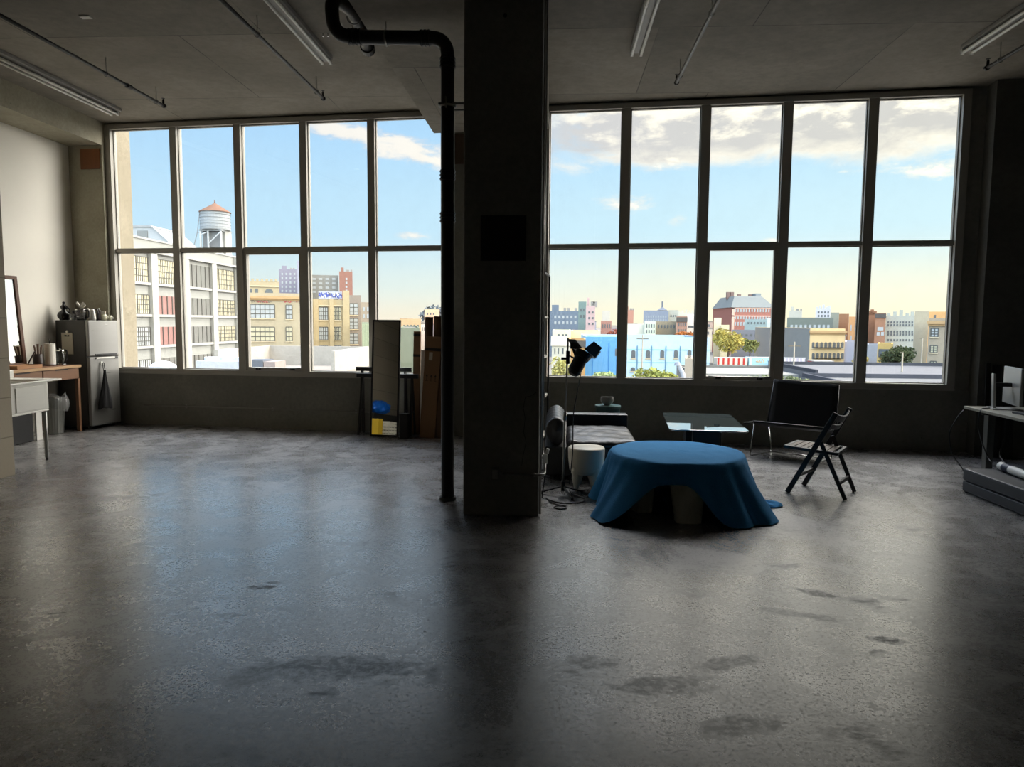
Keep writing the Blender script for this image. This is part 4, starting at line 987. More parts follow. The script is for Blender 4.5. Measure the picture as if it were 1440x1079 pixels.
for k, (pp, lb) in enumerate((([(4.50,7.55,.758),(4.42,7.50,.758),(4.31,7.42,.762),(4.27,7.38,.60),(4.36,7.45,.42),(4.42,7.42,.25),(4.38,7.3,.235)], 'black cable drooping over the desk edge beside the steel leg'),
        ([(4.36,7.80,.70),(4.31,7.82,.62),(4.24,7.84,.45),(4.27,7.82,.22),(4.33,7.72,.10),(4.36,7.68,.012)], 'black cable hanging in a loop from the far corner of the desk'),
        ([(4.55,7.40,.66),(4.56,7.40,.45),(4.50,7.40,.30),(4.46,7.2,.236),(4.34,7.02,.236)], 'black cable tangled around the steel desk leg'))):
    tag(MB().tube(rounded(pp, .08), .006, 8).build('desk_cable', BLKP, None, smooth=True), lb, 'cable', 'cables hanging from the grey desk')
DP = pm('dark_grey_pad','2b2c2d',.6,var=.1)
for z0, z1, lb in ((.003,.106,'lower of the two dark pads stacked on the floor at the right edge'),(.110,.225,'upper of the two dark pads stacked on the floor at the right edge')):
    q = thing('floor_pad', lb, 'pad', (3.954,7.03,0), 0, 'dark pads on the floor')
    MB().box(0,1.05,-2.2,0,z0,z1).build('pad', DP, q, bevel=.02)
    MB().tube([(.002,-2.19,z1-.006),(.002,-.012,z1-.006),(.2,-.002,z1-.006)], .004, 6).build('piping', pm('grey_piping','4a4b4c',.5), q)
rp = thing('rolled_paper', 'white rolled paper with a dark band lying on the upper pad', 'paper roll', (4.26,6.95,.268))
MB().cyl((0,0,0),(-.05,-.55,0), .04, seg=20).build('roll', WHITE, rp, smooth=False)
MB().cyl((-.006,-.07,0),(-.016,-.18,0), .0415, seg=20).build('band', pm('navy_band','161a33',.5), rp)
for s, w, h, lb in ((4.30,.05,1.15,'narrow dark board leaning on the wall behind the desk, leftmost'),(4.40,.09,1.12,'wider dark board leaning on the wall behind the desk, second from the left'),(4.54,.12,1.05,'dark board leaning on the wall behind the monitor')):
    q = MB().box(-w/2,w/2,-.012,.012,0,h).build('leaning_board', pm('dark_board','1c1a18',.5), None, bevel=.003)
    q.location = wl(s,9.40,0.003); q.rotation_euler = (rad(-3.5),0,WALL_TURN); tag(q, lb, 'board')
BUILDINGS = [
  ('tan brick loft building with red graffiti along its roof parapet', -57.88, 127.78, 0.383, 12.03, 25, -10, 6.11, 'a0967f', '6d6a65', [(1.92, 6.16, 1.9, 4.47, 'm5'), (1.83, 6.07, -2.33, 0.3, 'm5'), (1.74, 6.02, -4.99, -3.51, 'm5'), (8.16, 9.26, 1.8, 4.44, 'm2'), (8.09, 9.19, -2.34, 0.33, 'm2'), (8.01, 9.14, -5.02, -3.54, 'm2')], ['cornice', 'tag'], None),
  ('battlemented yellow brick penthouse with an arched window above the tan loft', -70.12, 158.63, 0.3958, 7.14, 12, -10, 10.04, 'a2967c', '6d6a65', [(0.58, 1.24, 7.58, 8.69, 'd'), (1.87, 2.53, 7.6, 8.72, 'd'), (4.02, 5.76, 7.51, 8.93, 'arch')], ['battlement'], None),
  ('bright yellow brick block with tall buttresses beside the tan loft', -48.71, 139.91, 0.3109, 7.19, 14, -10, 5.42, 'a8997a', '6d6a65', [(1.56, 3.24, 1.72, 4.26, 'm4'), (1.5, 3.19, -2.27, 0.29, 'm4'), (1.44, 3.14, -5.86, -3.42, 'm4'), (1.39, 3.1, -8.3, -6.71, 'm4'), (4.32, 5.81, 1.74, 4.3, 'm4'), (4.26, 5.76, -2.27, 0.3, 'm4'), (4.21, 5.72, -5.87, -3.42, 'm4'), (4.17, 5.69, -8.33, -6.73, 'm4')], ['pilasters', 'rooftag'], None),
  ('grey brown brick wing to the right of the yellow buttressed block', -46.42, 157.61, 0.2777, 2.88, 14, -10, 6.95, '857b71', '6d6a65', [(0.37, 2.21, 2.91, 5.43, 'm2'), (0.33, 2.18, -0.28, 2.09, 'm2'), (0.29, 2.14, -3.65, -1.25, 'm2')], ['redbase'], None),
  ('slate grey apartment slab on the skyline left of the narrow stair tower', -129.26, 328.21, 0.3608, 10.2, 30, -10, 25.03, '817e89', '6d6a65', [(1.15, 1.86, 22.63, 23.6, 'l'), (1.11, 1.83, 20.65, 21.62, 'l'), (1.08, 1.79, 18.67, 19.64, 'l'), (1.04, 1.75, 16.68, 17.66, 'l'), (1.0, 1.71, 14.69, 15.67, 'l'), (2.98, 3.69, 22.68, 23.65, 'l'), (2.94, 3.65, 20.7, 21.67, 'l'), (2.9, 3.62, 18.71, 19.69, 'l'), (2.86, 3.58, 16.72, 17.7, 'l'), (2.83, 3.54, 14.73, 15.71, 'l'), (4.81, 5.52, 22.73, 23.7, 'l'), (4.77, 5.49, 20.74, 21.72, 'l'), (4.73, 5.45, 18.75, 19.73, 'l'), (4.7, 5.41, 16.76, 17.74, 'l'), (4.66, 5.38, 14.77, 15.75, 'l'), (6.64, 7.36, 22.78, 23.76, 'l'), (6.61, 7.33, 20.79, 21.76, 'l'), (6.57, 7.29, 18.8, 19.77, 'l'), (6.54, 7.26, 16.8, 17.78, 'l'), (6.5, 7.22, 14.8, 15.79, 'l')], ['rooftop'], None),
  ('narrow grey stair tower rising highest between the skyline slabs', -112.76, 307.02, 0.3431, 5.82, 12, -10, 27.19, '93939d', '6d6a65', [], [], None),
  ('grey green apartment slab with pale window bands on the skyline', -111.25, 320.1, 0.3165, 12.26, 30, -10, 21.78, '84847e', '6d6a65', [(0.71, 2.14, 19.92, 20.86, 'l'), (0.68, 2.11, 17.99, 18.93, 'l'), (0.65, 2.08, 16.06, 17.0, 'l'), (0.61, 2.05, 14.13, 15.07, 'l'), (3.6, 5.04, 19.99, 20.92, 'l'), (3.57, 5.01, 18.05, 18.99, 'l'), (3.54, 4.98, 16.12, 17.06, 'l'), (3.51, 4.95, 14.18, 15.12, 'l'), (6.5, 7.95, 20.05, 20.99, 'l'), (6.48, 7.92, 18.11, 19.05, 'l'), (6.45, 7.89, 16.17, 17.11, 'l'), (6.42, 7.86, 14.23, 15.18, 'l'), (9.42, 10.87, 20.12, 21.06, 'l'), (9.39, 10.85, 18.18, 19.11, 'l'), (9.37, 10.82, 16.23, 17.17, 'l'), (9.34, 10.79, 14.28, 15.23, 'l')], [], None),
  ('red brown brick tower at the right end of the skyline slabs', -97.18, 317.18, 0.2886, 5.77, 25, -10, 23.32, '8b675b', '6d6a65', [(2.77, 3.54, 19.84, 20.77, 'l'), (2.75, 3.52, 18.09, 19.03, 'l'), (2.73, 3.5, 16.34, 17.28, 'l'), (2.71, 3.48, 14.58, 15.52, 'l'), (2.69, 3.46, 12.83, 13.77, 'l')], ['rooftop'], None),
  ('weathered brown building stepping down behind the grey brown wing', -52.38, 189.66, 0.2628, 2.63, 20, -10, 6.24, '988a78', '6d6a65', [(0.62, 1.13, 4.14, 5.28, 'l'), (0.6, 1.11, 2.22, 3.37, 'l'), (1.66, 2.16, 4.15, 5.29, 'l'), (1.64, 2.14, 2.23, 3.38, 'l')], [], None),
  ('pale green ribbed shed below the weathered brown building', -35.07, 127.79, 0.2616, 1.65, 14, -10, 0.99, '8c927e', '6d6a65', [], ['ribs'], None),
  ('white fronted garage with graffiti under the yellow block', -35.34, 119.56, 0.2745, 3.22, 6, -10, -4.33, 'aaa59e', '6d6a65', [(0.47, 0.93, -5.79, -4.82, 'd'), (1.3, 1.89, -5.8, -4.82, 'd'), (2.26, 2.84, -5.8, -4.82, 'd')], [], None),
  ('long low pale green roofed building behind the leaning mirror', -32.79, 149.59, 0.2026, 4.04, 60, -10, -0.1, '6f7465', '6d6a65', [], [], None),
  ('wide tan warehouse with a row of dark windows behind the cardboard boxes', -46.09, 209.37, 0.2021, 6.28, 30, -10, 1.97, 'b59a78', '6d6a65', [(1.05, 1.6, -0.36, 0.48, 'd'), (2.06, 2.6, -0.35, 0.49, 'd'), (3.06, 3.61, -0.35, 0.49, 'd'), (4.07, 4.62, -0.34, 0.5, 'd'), (5.08, 5.63, -0.33, 0.51, 'd')], [], None),
  ('peach coloured building on the ridge above the cardboard tubes', -55.25, 299.46, 0.1721, 6.29, 30, -10, 6.4, 'cfa78a', '6d6a65', [(0.92, 1.56, 4.29, 5.18, 'd'), (2.21, 2.86, 4.3, 5.19, 'd'), (3.51, 4.16, 4.31, 5.2, 'd')], [], None),
  ('grey gabled house at the left edge of the right window', -0.44, 104.01, -0.009, 2.74, 6, -10, -1.82, 'b5b1a2', '6d6a65', [(0.37, 0.53, -3.02, -2.2, 'd'), (0.94, 1.05, -3.02, -2.19, 'd'), (1.51, 1.73, -3.01, -2.18, 'd')], ['gable'], None),
  ('small orange building with a dark flat roof beside the blue warehouse', 2.19, 112.04, -0.0312, 2.61, 7, -10, -1.34, 'a88860', '6d6a65', [(1.86, 2.48, -3.55, -2.89, 'd')], ['darktop'], None),
  ('blue and white painted warehouse with arched windows and drainpipes', 5.18, 121.0, -0.0, 20.76, 22, -10, -1.22, 'a9bfcc', '6d6a65', [(7.74, 8.4, -4.36, -2.93, 'arch'), (10.15, 10.86, -4.34, -2.9, 'arch'), (12.56, 13.21, -4.31, -2.88, 'arch'), (14.85, 15.48, -4.28, -2.86, 'arch'), (17.1, 17.73, -4.26, -2.83, 'arch'), (1.02, 1.48, -4.07, -2.75, 'arch'), (4.99, 5.37, -4.03, -2.71, 'arch'), (7.68, 8.41, -6.53, -5.81, 'arch')], ['bluepart', 'pipes'], None),
  ('cream house with dark windows above the grey gabled house', -0.49, 140.02, -0.0094, 3.62, 12, -10, -0.29, 'd2cba8', '6d6a65', [(0.98, 1.41, -1.41, -0.71, 'd'), (1.82, 2.24, -1.4, -0.71, 'd'), (2.51, 2.94, -1.39, -0.7, 'd')], [], None),
  ('long tan garden wall building above the blue warehouse roof', 3.24, 145.13, -0.0426, 5.88, 12, -10, -0.39, 'd0bb94', '6d6a65', [], [], None),
  ('dark blue grey apartment block behind the cream house', -2.59, 240.06, -0.0115, 10.7, 28, -10, 5.03, '66707c', '6d6a65', [(2.26, 2.95, 2.87, 3.82, 'l'), (2.29, 2.97, 0.97, 1.91, 'l'), (3.61, 4.3, 2.88, 3.82, 'l'), (3.64, 4.32, 0.98, 1.92, 'l'), (4.96, 5.65, 2.89, 3.84, 'l'), (4.99, 5.67, 0.99, 1.93, 'l'), (6.31, 7.0, 2.9, 3.84, 'l'), (6.33, 7.02, 1.0, 1.94, 'l'), (7.65, 8.34, 2.91, 3.85, 'l'), (7.68, 8.37, 1.01, 1.95, 'l'), (9.0, 9.69, 2.92, 3.86, 'l'), (9.03, 9.72, 1.02, 1.96, 'l')], ['rooftop'], None),
  ('green muralled narrow tower beside the pink tower', 6.68, 208.04, -0.0375, 2.26, 14, -10, 7.27, '6f807c', '6d6a65', [(0.54, 0.96, 4.81, 5.63, 'd'), (0.57, 0.99, 2.96, 3.78, 'd'), (1.36, 1.78, 4.81, 5.63, 'd'), (1.39, 1.81, 2.97, 3.78, 'd')], [], None),
  ('pale pink apartment tower on the horizon', 8.01, 188.06, -0.0489, 2.41, 12, -10, 5.63, 'b39a97', '6d6a65', [(0.62, 1.09, 3.96, 4.51, 'd'), (0.65, 1.12, 2.47, 3.03, 'd'), (0.67, 1.14, 0.99, 1.54, 'd'), (1.55, 2.02, 3.96, 4.52, 'd'), (1.57, 2.05, 2.48, 3.03, 'd'), (1.6, 2.07, 1.0, 1.55, 'd')], ['rooftop'], None),
  ('red brown house front beside the autumn tree', 12.1, 190.1, -0.0709, 2.8, 20, -10, 1.76, '9a7468', '6d6a65', [(0.38, 0.64, 0.07, 1.19, 'd'), (0.99, 1.25, 0.07, 1.2, 'd'), (1.59, 1.86, 0.08, 1.2, 'd'), (2.2, 2.46, 0.08, 1.21, 'd')], [], None),
  ('hazy grey tower far behind the red brown house', 27.45, 420.16, -0.0706, 4.53, 20, -10, 8.18, 'b3aca0', '6d6a65', [], [], None),
  ('small orange tower on the far horizon', 42.05, 430.24, -0.1028, 4.61, 20, -10, 8.85, 'a67c6c', '6d6a65', [], ['rooftop'], None),
  ('long grey institution with a cupola on the horizon', 36.76, 300.7, -0.1384, 10.15, 30, -10, 6.44, '7f8590', '6d6a65', [(0.9, 1.37, 3.76, 4.65, 'l'), (0.94, 1.41, 2.28, 3.17, 'l'), (1.91, 2.38, 3.77, 4.65, 'l'), (1.94, 2.41, 2.29, 3.18, 'l'), (2.91, 3.38, 3.78, 4.66, 'l'), (2.94, 3.42, 2.3, 3.18, 'l'), (3.91, 4.38, 3.78, 4.66, 'l'), (3.94, 4.42, 2.31, 3.19, 'l'), (4.91, 5.38, 3.79, 4.67, 'l'), (4.95, 5.42, 2.32, 3.2, 'l'), (5.91, 6.38, 3.8, 4.68, 'l'), (5.94, 6.42, 2.32, 3.2, 'l'), (6.9, 7.38, 3.8, 4.68, 'l'), (6.94, 7.41, 2.33, 3.21, 'l'), (7.9, 8.37, 3.81, 4.69, 'l'), (7.94, 8.41, 2.34, 3.22, 'l'), (8.9, 9.37, 3.81, 4.69, 'l'), (8.93, 9.4, 2.34, 3.22, 'l')], ['cupola'], None),
  ('pale grey wing to the right of the cupola building', 47.74, 305.33, -0.1618, 4.1, 30, -10, 6.72, 'aaa99c', '6d6a65', [(0.87, 1.39, 4.17, 5.07, 'd'), (1.85, 2.36, 4.18, 5.07, 'd'), (2.83, 3.34, 4.18, 5.08, 'd')], [], None),
  ('beige horizon block with small chimneys', 57.61, 340.66, -0.1784, 7.47, 20, -10, 6.18, 'b9b6a6', '6d6a65', [(1.0, 1.65, 3.83, 4.83, 'd'), (2.24, 2.88, 3.84, 4.84, 'd'), (3.47, 4.12, 3.85, 4.84, 'd'), (4.71, 5.35, 3.86, 4.85, 'd'), (5.94, 6.58, 3.86, 4.86, 'd')], ['chimneys'], None),
  ('low white building with a plain wall in the second pane', 16.86, 175.26, -0.1095, 4.78, 20, -10, 0.94, 'cfcab8', '6d6a65', [], [], None),
  ('pale grey green rowhouse with tall dark windows', 21.36, 172.17, -0.1309, 2.58, 10, -10, 1.66, 'bcc0ae', '6d6a65', [(0.34, 0.62, 0.47, 1.31, 'd'), (0.37, 0.65, -0.89, -0.04, 'd'), (0.92, 1.2, 0.47, 1.32, 'd'), (0.95, 1.24, -0.88, -0.04, 'd'), (1.5, 1.79, 0.48, 1.32, 'd'), (1.54, 1.82, -0.88, -0.03, 'd'), (2.09, 2.37, 0.48, 1.33, 'd'), (2.12, 2.4, -0.87, -0.03, 'd')], [], None),
  ('brown tenement beside the grey green rowhouse', 25.67, 184.39, -0.1522, 5.14, 10, -10, 1.7, '8f8470', '6d6a65', [(0.58, 0.95, 0.23, 1.14, 'd'), (1.35, 1.72, 0.24, 1.14, 'd'), (2.12, 2.49, 0.25, 1.15, 'd'), (2.89, 3.26, 0.25, 1.16, 'd'), (3.66, 4.03, 0.26, 1.16, 'd'), (4.43, 4.8, 0.27, 1.17, 'd')], [], None),
  ('red brown townhouse with a dark cornice', 28.56, 170.21, -0.1733, 2.44, 20, -10, 2.88, '9a7868', '6d6a65', [(0.42, 0.67, 0.88, 1.71, 'd'), (0.46, 0.71, -0.46, 0.21, 'd'), (0.93, 1.18, 0.88, 1.71, 'd'), (0.97, 1.22, -0.46, 0.21, 'd'), (1.44, 1.69, 0.89, 1.72, 'd'), (1.48, 1.72, -0.45, 0.22, 'd'), (1.94, 2.19, 0.89, 1.72, 'd'), (1.99, 2.23, -0.44, 0.22, 'd')], ['darktop'], None),
  ('white plastered block beside the dark cornice townhouse', 35.04, 192.2, -0.1857, 2.11, 12, -10, 3.63, 'cbc4b8', '6d6a65', [(0.26, 1.83, 0.44, 0.99, 'd')], [], None),
  ('low brown service building right of the blue warehouse gable', 17.18, 95.1, -0.1844, 1.09, 8, -10, -3.38, 'a09484', '6d6a65', [], [], None),
  ('large red brick school with a grey hipped roof', 63.63, 262.0, -0.0, 14.71, 31, -10, 7.46, '9c6a5e', '6d6a65', [(0.92, 1.41, 5.76, 6.91, 'l'), (1.0, 1.49, 3.21, 4.48, 'l'), (1.08, 1.57, 0.9, 2.18, 'l'), (1.91, 2.4, 5.77, 6.91, 'l'), (1.99, 2.49, 3.22, 4.49, 'l'), (2.07, 2.57, 0.91, 2.19, 'l'), (2.9, 3.39, 5.78, 6.92, 'l'), (2.99, 3.48, 3.22, 4.5, 'l'), (3.07, 3.56, 0.92, 2.2, 'l'), (3.89, 4.38, 5.78, 6.93, 'l'), (3.98, 4.47, 3.23, 4.5, 'l'), (4.06, 4.55, 0.93, 2.2, 'l'), (4.88, 5.37, 5.79, 6.93, 'l'), (4.97, 5.46, 3.24, 4.51, 'l'), (5.05, 5.54, 0.94, 2.21, 'l'), (5.87, 6.35, 5.8, 6.94, 'l'), (5.96, 6.45, 3.24, 4.52, 'l'), (6.04, 6.53, 0.94, 2.22, 'l'), (6.86, 7.34, 5.8, 6.95, 'l'), (6.94, 7.44, 3.25, 4.52, 'l'), (7.03, 7.52, 0.95, 2.23, 'l'), (7.85, 8.33, 5.81, 6.95, 'l'), (7.93, 8.42, 3.26, 4.53, 'l'), (8.02, 8.51, 0.96, 2.23, 'l'), (8.83, 9.32, 5.82, 6.96, 'l'), (8.92, 9.41, 3.27, 4.54, 'l'), (9.01, 9.5, 0.97, 2.24, 'l'), (9.82, 10.3, 5.82, 6.96, 'l'), (9.91, 10.4, 3.27, 4.54, 'l'), (9.99, 10.49, 0.98, 2.25, 'l'), (10.8, 11.29, 5.83, 6.97, 'l'), (10.9, 11.39, 3.28, 4.55, 'l'), (10.98, 11.47, 0.98, 2.26, 'l'), (11.79, 12.28, 5.84, 6.98, 'l'), (11.88, 12.38, 3.29, 4.56, 'l'), (11.97, 12.46, 0.99, 2.26, 'l'), (12.78, 13.26, 5.84, 6.98, 'l'), (12.87, 13.36, 3.3, 4.57, 'l'), (12.96, 13.45, 1.0, 2.27, 'l'), (13.76, 14.25, 5.85, 6.99, 'l'), (13.85, 14.35, 3.3, 4.57, 'l'), (13.94, 14.44, 1.01, 2.28, 'l')], ['hiproof', 'bands'], None),
  ('cream stub of a building in front of the red brick school', 43.81, 200.22, -0.2202, 1.98, 12, -10, 2.79, 'c9c0a4', '6d6a65', [], [], None),
  ('cream house beside the yellow tree', 43.52, 190.24, -0.2302, 2.06, 12, -10, 0.89, 'cbbf9c', '6d6a65', [], [], None),
  ('low teal grey apartment block under the red brick school', 60.11, 230.91, -0.269, 6.82, 20, -10, 2.72, '8b9896', '6d6a65', [(0.91, 1.41, 1.47, 2.14, 'd'), (1.87, 2.37, 1.48, 2.15, 'd'), (2.83, 3.33, 1.49, 2.16, 'd'), (3.79, 4.29, 1.5, 2.16, 'd'), (4.75, 5.25, 1.5, 2.17, 'd'), (5.7, 6.2, 1.51, 2.18, 'd')], [], None),
  ('pale blue square tower beside the teal block', 61.76, 212.25, -0.2871, 1.75, 8, -10, 2.97, 'b7c6cc', '6d6a65', [], [], None),
  ('dark slate workshop with white roof vents', 50.39, 206.96, -0.2565, 7.49, 10, -10, -0.54, '6e7078', '6d6a65', [(2.47, 3.12, -1.96, -1.36, 'd'), (3.72, 4.36, -1.94, -1.34, 'd'), (4.97, 5.61, -1.92, -1.33, 'd'), (6.21, 6.85, -1.9, -1.31, 'd')], [], None),
  ('yellow three storey tenement with fire escapes and a blank grey side wall', 52.42, 150.0, -0.0, 6.98, 40, -10, 0.4, 'c6ae85', '6d6a65', [(0.44, 0.93, -3.34, -2.03, 'arch'), (0.53, 1.03, -5.54, -4.23, 'arch'), (1.28, 1.77, -3.34, -2.02, 'arch'), (1.38, 1.87, -5.54, -4.22, 'arch'), (2.12, 2.61, -3.33, -2.02, 'arch'), (2.22, 2.71, -5.53, -4.21, 'arch'), (2.96, 3.45, -3.32, -2.01, 'arch'), (3.06, 3.55, -5.52, -4.2, 'arch'), (3.8, 4.29, -3.31, -2.0, 'arch'), (3.9, 4.39, -5.51, -4.19, 'arch'), (4.63, 5.13, -3.3, -1.99, 'arch'), (4.73, 5.23, -5.5, -4.18, 'arch'), (5.47, 5.97, -3.3, -1.98, 'arch'), (5.57, 6.07, -5.49, -4.18, 'arch'), (6.31, 6.8, -3.29, -1.98, 'arch'), (6.41, 6.91, -5.48, -4.17, 'arch')], ['cornice', 'greyside', 'escape'], None),
  ('dark green grey terrace with a band of windows behind the yellow tenement', 75.73, 238.3, -0.3356, 13.79, 12, -10, 3.22, '6c716a', '6d6a65', [(1.07, 1.82, -0.04, 1.34, 'l'), (2.46, 3.21, -0.03, 1.35, 'l'), (3.85, 4.59, -0.01, 1.36, 'l'), (5.23, 5.97, 0.0, 1.38, 'l'), (6.6, 7.34, 0.02, 1.39, 'l'), (7.97, 8.7, 0.03, 1.4, 'l'), (9.33, 10.06, 0.05, 1.41, 'l'), (10.68, 11.41, 0.06, 1.42, 'l'), (12.03, 12.76, 0.08, 1.43, 'l')], [], None),
  ('white rooftop building with ragged chimneys on the horizon', 106.94, 300.97, -0.3502, 5.61, 20, -10, 7.77, 'b4b4b6', '6d6a65', [(0.88, 1.52, 6.02, 6.89, 'd'), (0.94, 1.58, 4.57, 5.44, 'd'), (2.08, 2.72, 6.02, 6.9, 'd'), (2.15, 2.78, 4.57, 5.44, 'd'), (3.29, 3.93, 6.03, 6.9, 'd'), (3.35, 3.99, 4.58, 5.45, 'd'), (4.49, 5.12, 6.03, 6.9, 'd'), (4.55, 5.18, 4.58, 5.45, 'd')], ['chimneys'], None),
  ('grey stuccoed gable wall left of the orange brick house', 98.57, 262.5, -0.3642, 2.78, 14, -10, 5.49, '86887c', '6d6a65', [], [], None),
  ('orange brick house with a sloping parapet', 94.63, 244.55, -0.375, 3.01, 12, -10, 4.78, '8a6850', '6d6a65', [(3.47, 3.96, 0.08, 1.49, 'l')], [], None),
  ('tan terrace end with white windows beside the orange brick house', 91.53, 228.6, -0.3873, 3.19, 12, -10, 3.71, 'b58a62', '6d6a65', [(0.5, 0.88, -0.27, 1.5, 'l'), (0.64, 1.02, -3.59, -1.82, 'l'), (1.7, 2.18, -0.26, 1.5, 'l'), (1.85, 2.32, -3.57, -1.81, 'l')], [], None),
  ('grey shed under the orange brick house', 59.67, 150.55, -0.3863, 2.9, 14, -10, -2.25, '9a98a0', '6d6a65', [], [], None),
  ('pale lavender distant slab left of the dark green terrace', 122.0, 380.97, -0.3177, 6.19, 20, -10, 8.21, 'a9a79c', '6d6a65', [], ['rooftop'], None),
  ('dark orange brick house with a tall chimney stack', 87.86, 206.35, -0.4065, 1.78, 10, -10, 3.94, '8a6650', '6d6a65', [], ['chimneys'], None),
  ('orange brick apartment house with white windows', 83.75, 192.5, -0.4163, 2.48, 12, -10, 4.35, '8e6c58', '6d6a65', [(0.65, 2.02, 0.1, 1.01, 'l'), (0.55, 1.25, -1.21, -0.29, 'l'), (1.54, 2.24, -1.2, -0.28, 'l')], ['darktop'], None),
  ('grey stone apartment house with rows of dark windows', 89.63, 199.46, -0.438, 6.81, 14, -10, 3.71, 'a3a499', '6d6a65', [(0.41, 0.79, 1.97, 2.55, 'd'), (0.44, 0.83, 1.2, 1.78, 'd'), (0.52, 0.91, -0.53, 0.05, 'd'), (0.56, 0.95, -1.3, -0.72, 'd'), (0.63, 1.02, -2.84, -2.26, 'd'), (1.12, 1.51, 1.98, 2.55, 'd'), (1.16, 1.55, 1.21, 1.78, 'd'), (1.24, 1.63, -0.52, 0.06, 'd'), (1.28, 1.67, -1.28, -0.71, 'd'), (1.35, 1.74, -2.82, -2.25, 'd'), (1.84, 2.23, 1.98, 2.56, 'd'), (1.88, 2.26, 1.22, 1.79, 'd'), (1.96, 2.35, -0.51, 0.06, 'd'), (2.0, 2.38, -1.27, -0.7, 'd'), (2.07, 2.46, -2.81, -2.24, 'd'), (2.56, 2.94, 1.99, 2.56, 'd'), (2.59, 2.98, 1.23, 1.8, 'd'), (2.68, 3.06, -0.5, 0.07, 'd'), (2.71, 3.1, -1.26, -0.69, 'd'), (2.79, 3.17, -2.79, -2.22, 'd'), (3.27, 3.65, 2.0, 2.56, 'd'), (3.31, 3.69, 1.23, 1.8, 'd'), (3.39, 3.77, -0.49, 0.08, 'd'), (3.42, 3.81, -1.25, -0.68, 'd'), (3.5, 3.88, -2.78, -2.21, 'd'), (3.98, 4.36, 2.0, 2.57, 'd'), (4.01, 4.4, 1.24, 1.81, 'd'), (4.1, 4.48, -0.48, 0.09, 'd'), (4.13, 4.52, -1.24, -0.67, 'd'), (4.21, 4.59, -2.76, -2.2, 'd'), (4.68, 5.06, 2.01, 2.57, 'd'), (4.72, 5.1, 1.25, 1.81, 'd'), (4.8, 5.18, -0.47, 0.1, 'd'), (4.84, 5.22, -1.23, -0.66, 'd'), (4.92, 5.3, -2.75, -2.19, 'd'), (5.39, 5.77, 2.01, 2.58, 'd'), (5.43, 5.8, 1.25, 1.82, 'd'), (5.51, 5.89, -0.46, 0.11, 'd'), (5.55, 5.93, -1.22, -0.65, 'd'), (5.62, 6.0, -2.74, -2.17, 'd'), (6.09, 6.47, 2.02, 2.58, 'd'), (6.13, 6.51, 1.26, 1.82, 'd'), (6.21, 6.59, -0.45, 0.12, 'd'), (6.25, 6.63, -1.2, -0.64, 'd'), (6.32, 6.7, -2.72, -2.16, 'd')], ['chimneys'], None),
  ('tall blank beige wall building beside the dark tree', 60.62, 124.46, -0.4607, 2.07, 8, -10, 3.6, 'a89e88', '6d6a65', [], [], None),
  ('brown brick building with grey window frames at the right edge', 57.07, 112.72, -0.481, 3.1, 10, -10, 2.3, '958a78', '6d6a65', [(0.34, 1.29, -0.18, 1.1, 'm2'), (0.38, 1.28, -2.57, -1.5, 'm2'), (0.5, 1.25, -4.74, -3.9, 'm2')], ['cornice'], None),
  ('orange rooftop storey above the brown brick building', 68.81, 136.82, -0.4776, 3.54, 8, -10, 3.75, 'c49a6a', '6d6a65', [(1.21, 1.47, 2.7, 3.49, 'd')], [], None),
  ('low grey walled yard building at the left of the right pane', 62.79, 147.43, -0.4094, 2.17, 8, -10, -2.7, '8f9298', '6d6a65', [], [], None),
  ('cream garage with a yellow fascia in front of the dark tree', 57.43, 130.51, -0.4232, 2.46, 8, -10, -2.06, 'c2a468', '6d6a65', [(0.2, 2.12, -4.18, -2.72, 'd')], [], None),
]
# ------------------------------------------------------------------ the city outside
_bm = {}
def brickmat(h, rough=.85):
    if h not in _bm:
        m, nt, b, v = base_mat('facade_'+h); c = lin(h)
        n = nt.noise(v, .7, 7, .75); f = nt.noise(v, 5, 3)
        col = nt.mix(nt.m('ADD', nt.m('MULTIPLY', n, .6), nt.m('MULTIPLY', f, .4)), [x*.62 for x in c], [min(1,x*1.28) for x in c])
        nt.l.new(col, b.inputs['Base Color']); b.inputs['Roughness'].default_value = rough; b.inputs['Specular IOR Level'].default_value = 0
        _bm[h] = m
    return _bm[h]
WG = {'d': pm('dark_window','55595b',.2,var=.3,scale=.6), 'l': pm('pale_window','989c9c',.2,var=.25,scale=.6),
      'y': pm('sunset_tint_window','aaa58c',.15,var=.25,scale=.4), 'g': pm('grey_window','656562',.2,var=.15,scale=.5), 'r': pm('red_blind_window','80605b',.3,var=.2,scale=.7)}  # yellow panes: sunset reflection put into the base colour
MUN = pm('window_muntin','4b4a45',.6); MUN2 = pm('dark_steel_sash','3d3c38',.7)
def window_mb(w, h, kind):
    """one window, its face on y=0 and 0.12 proud; muntins are a second mesh"""
    g = MB(); mu = MB()
    if kind == 'arch':
        n = 8; k = h-w/2
        pts = [(0,0),(w,0),(w,k)]+[(w/2+w/2*math.cos(PI*i/n), k+w/2*math.sin(PI*i/n)*.8) for i in range(1,n)]+[(0,k)]
        g.hexa([(x,0,z) for x, z in pts], [(x,-.10,z) for x, z in pts]); return g, None
    g.box(0,w,-.08,0,0,h)
    if kind[0] == 'm':
        nc = int(kind[1]); nr = 3; q = .15
        for i in range(nc+1): mu.box(w*i/nc-q/2,w*i/nc+q/2,-.12,-.082,0,h)
        for j in range(nr+1): mu.box(0,w,-.12,-.082,h*j/nr-q/2,h*j/nr+q/2)
        return g, mu
    return g, None
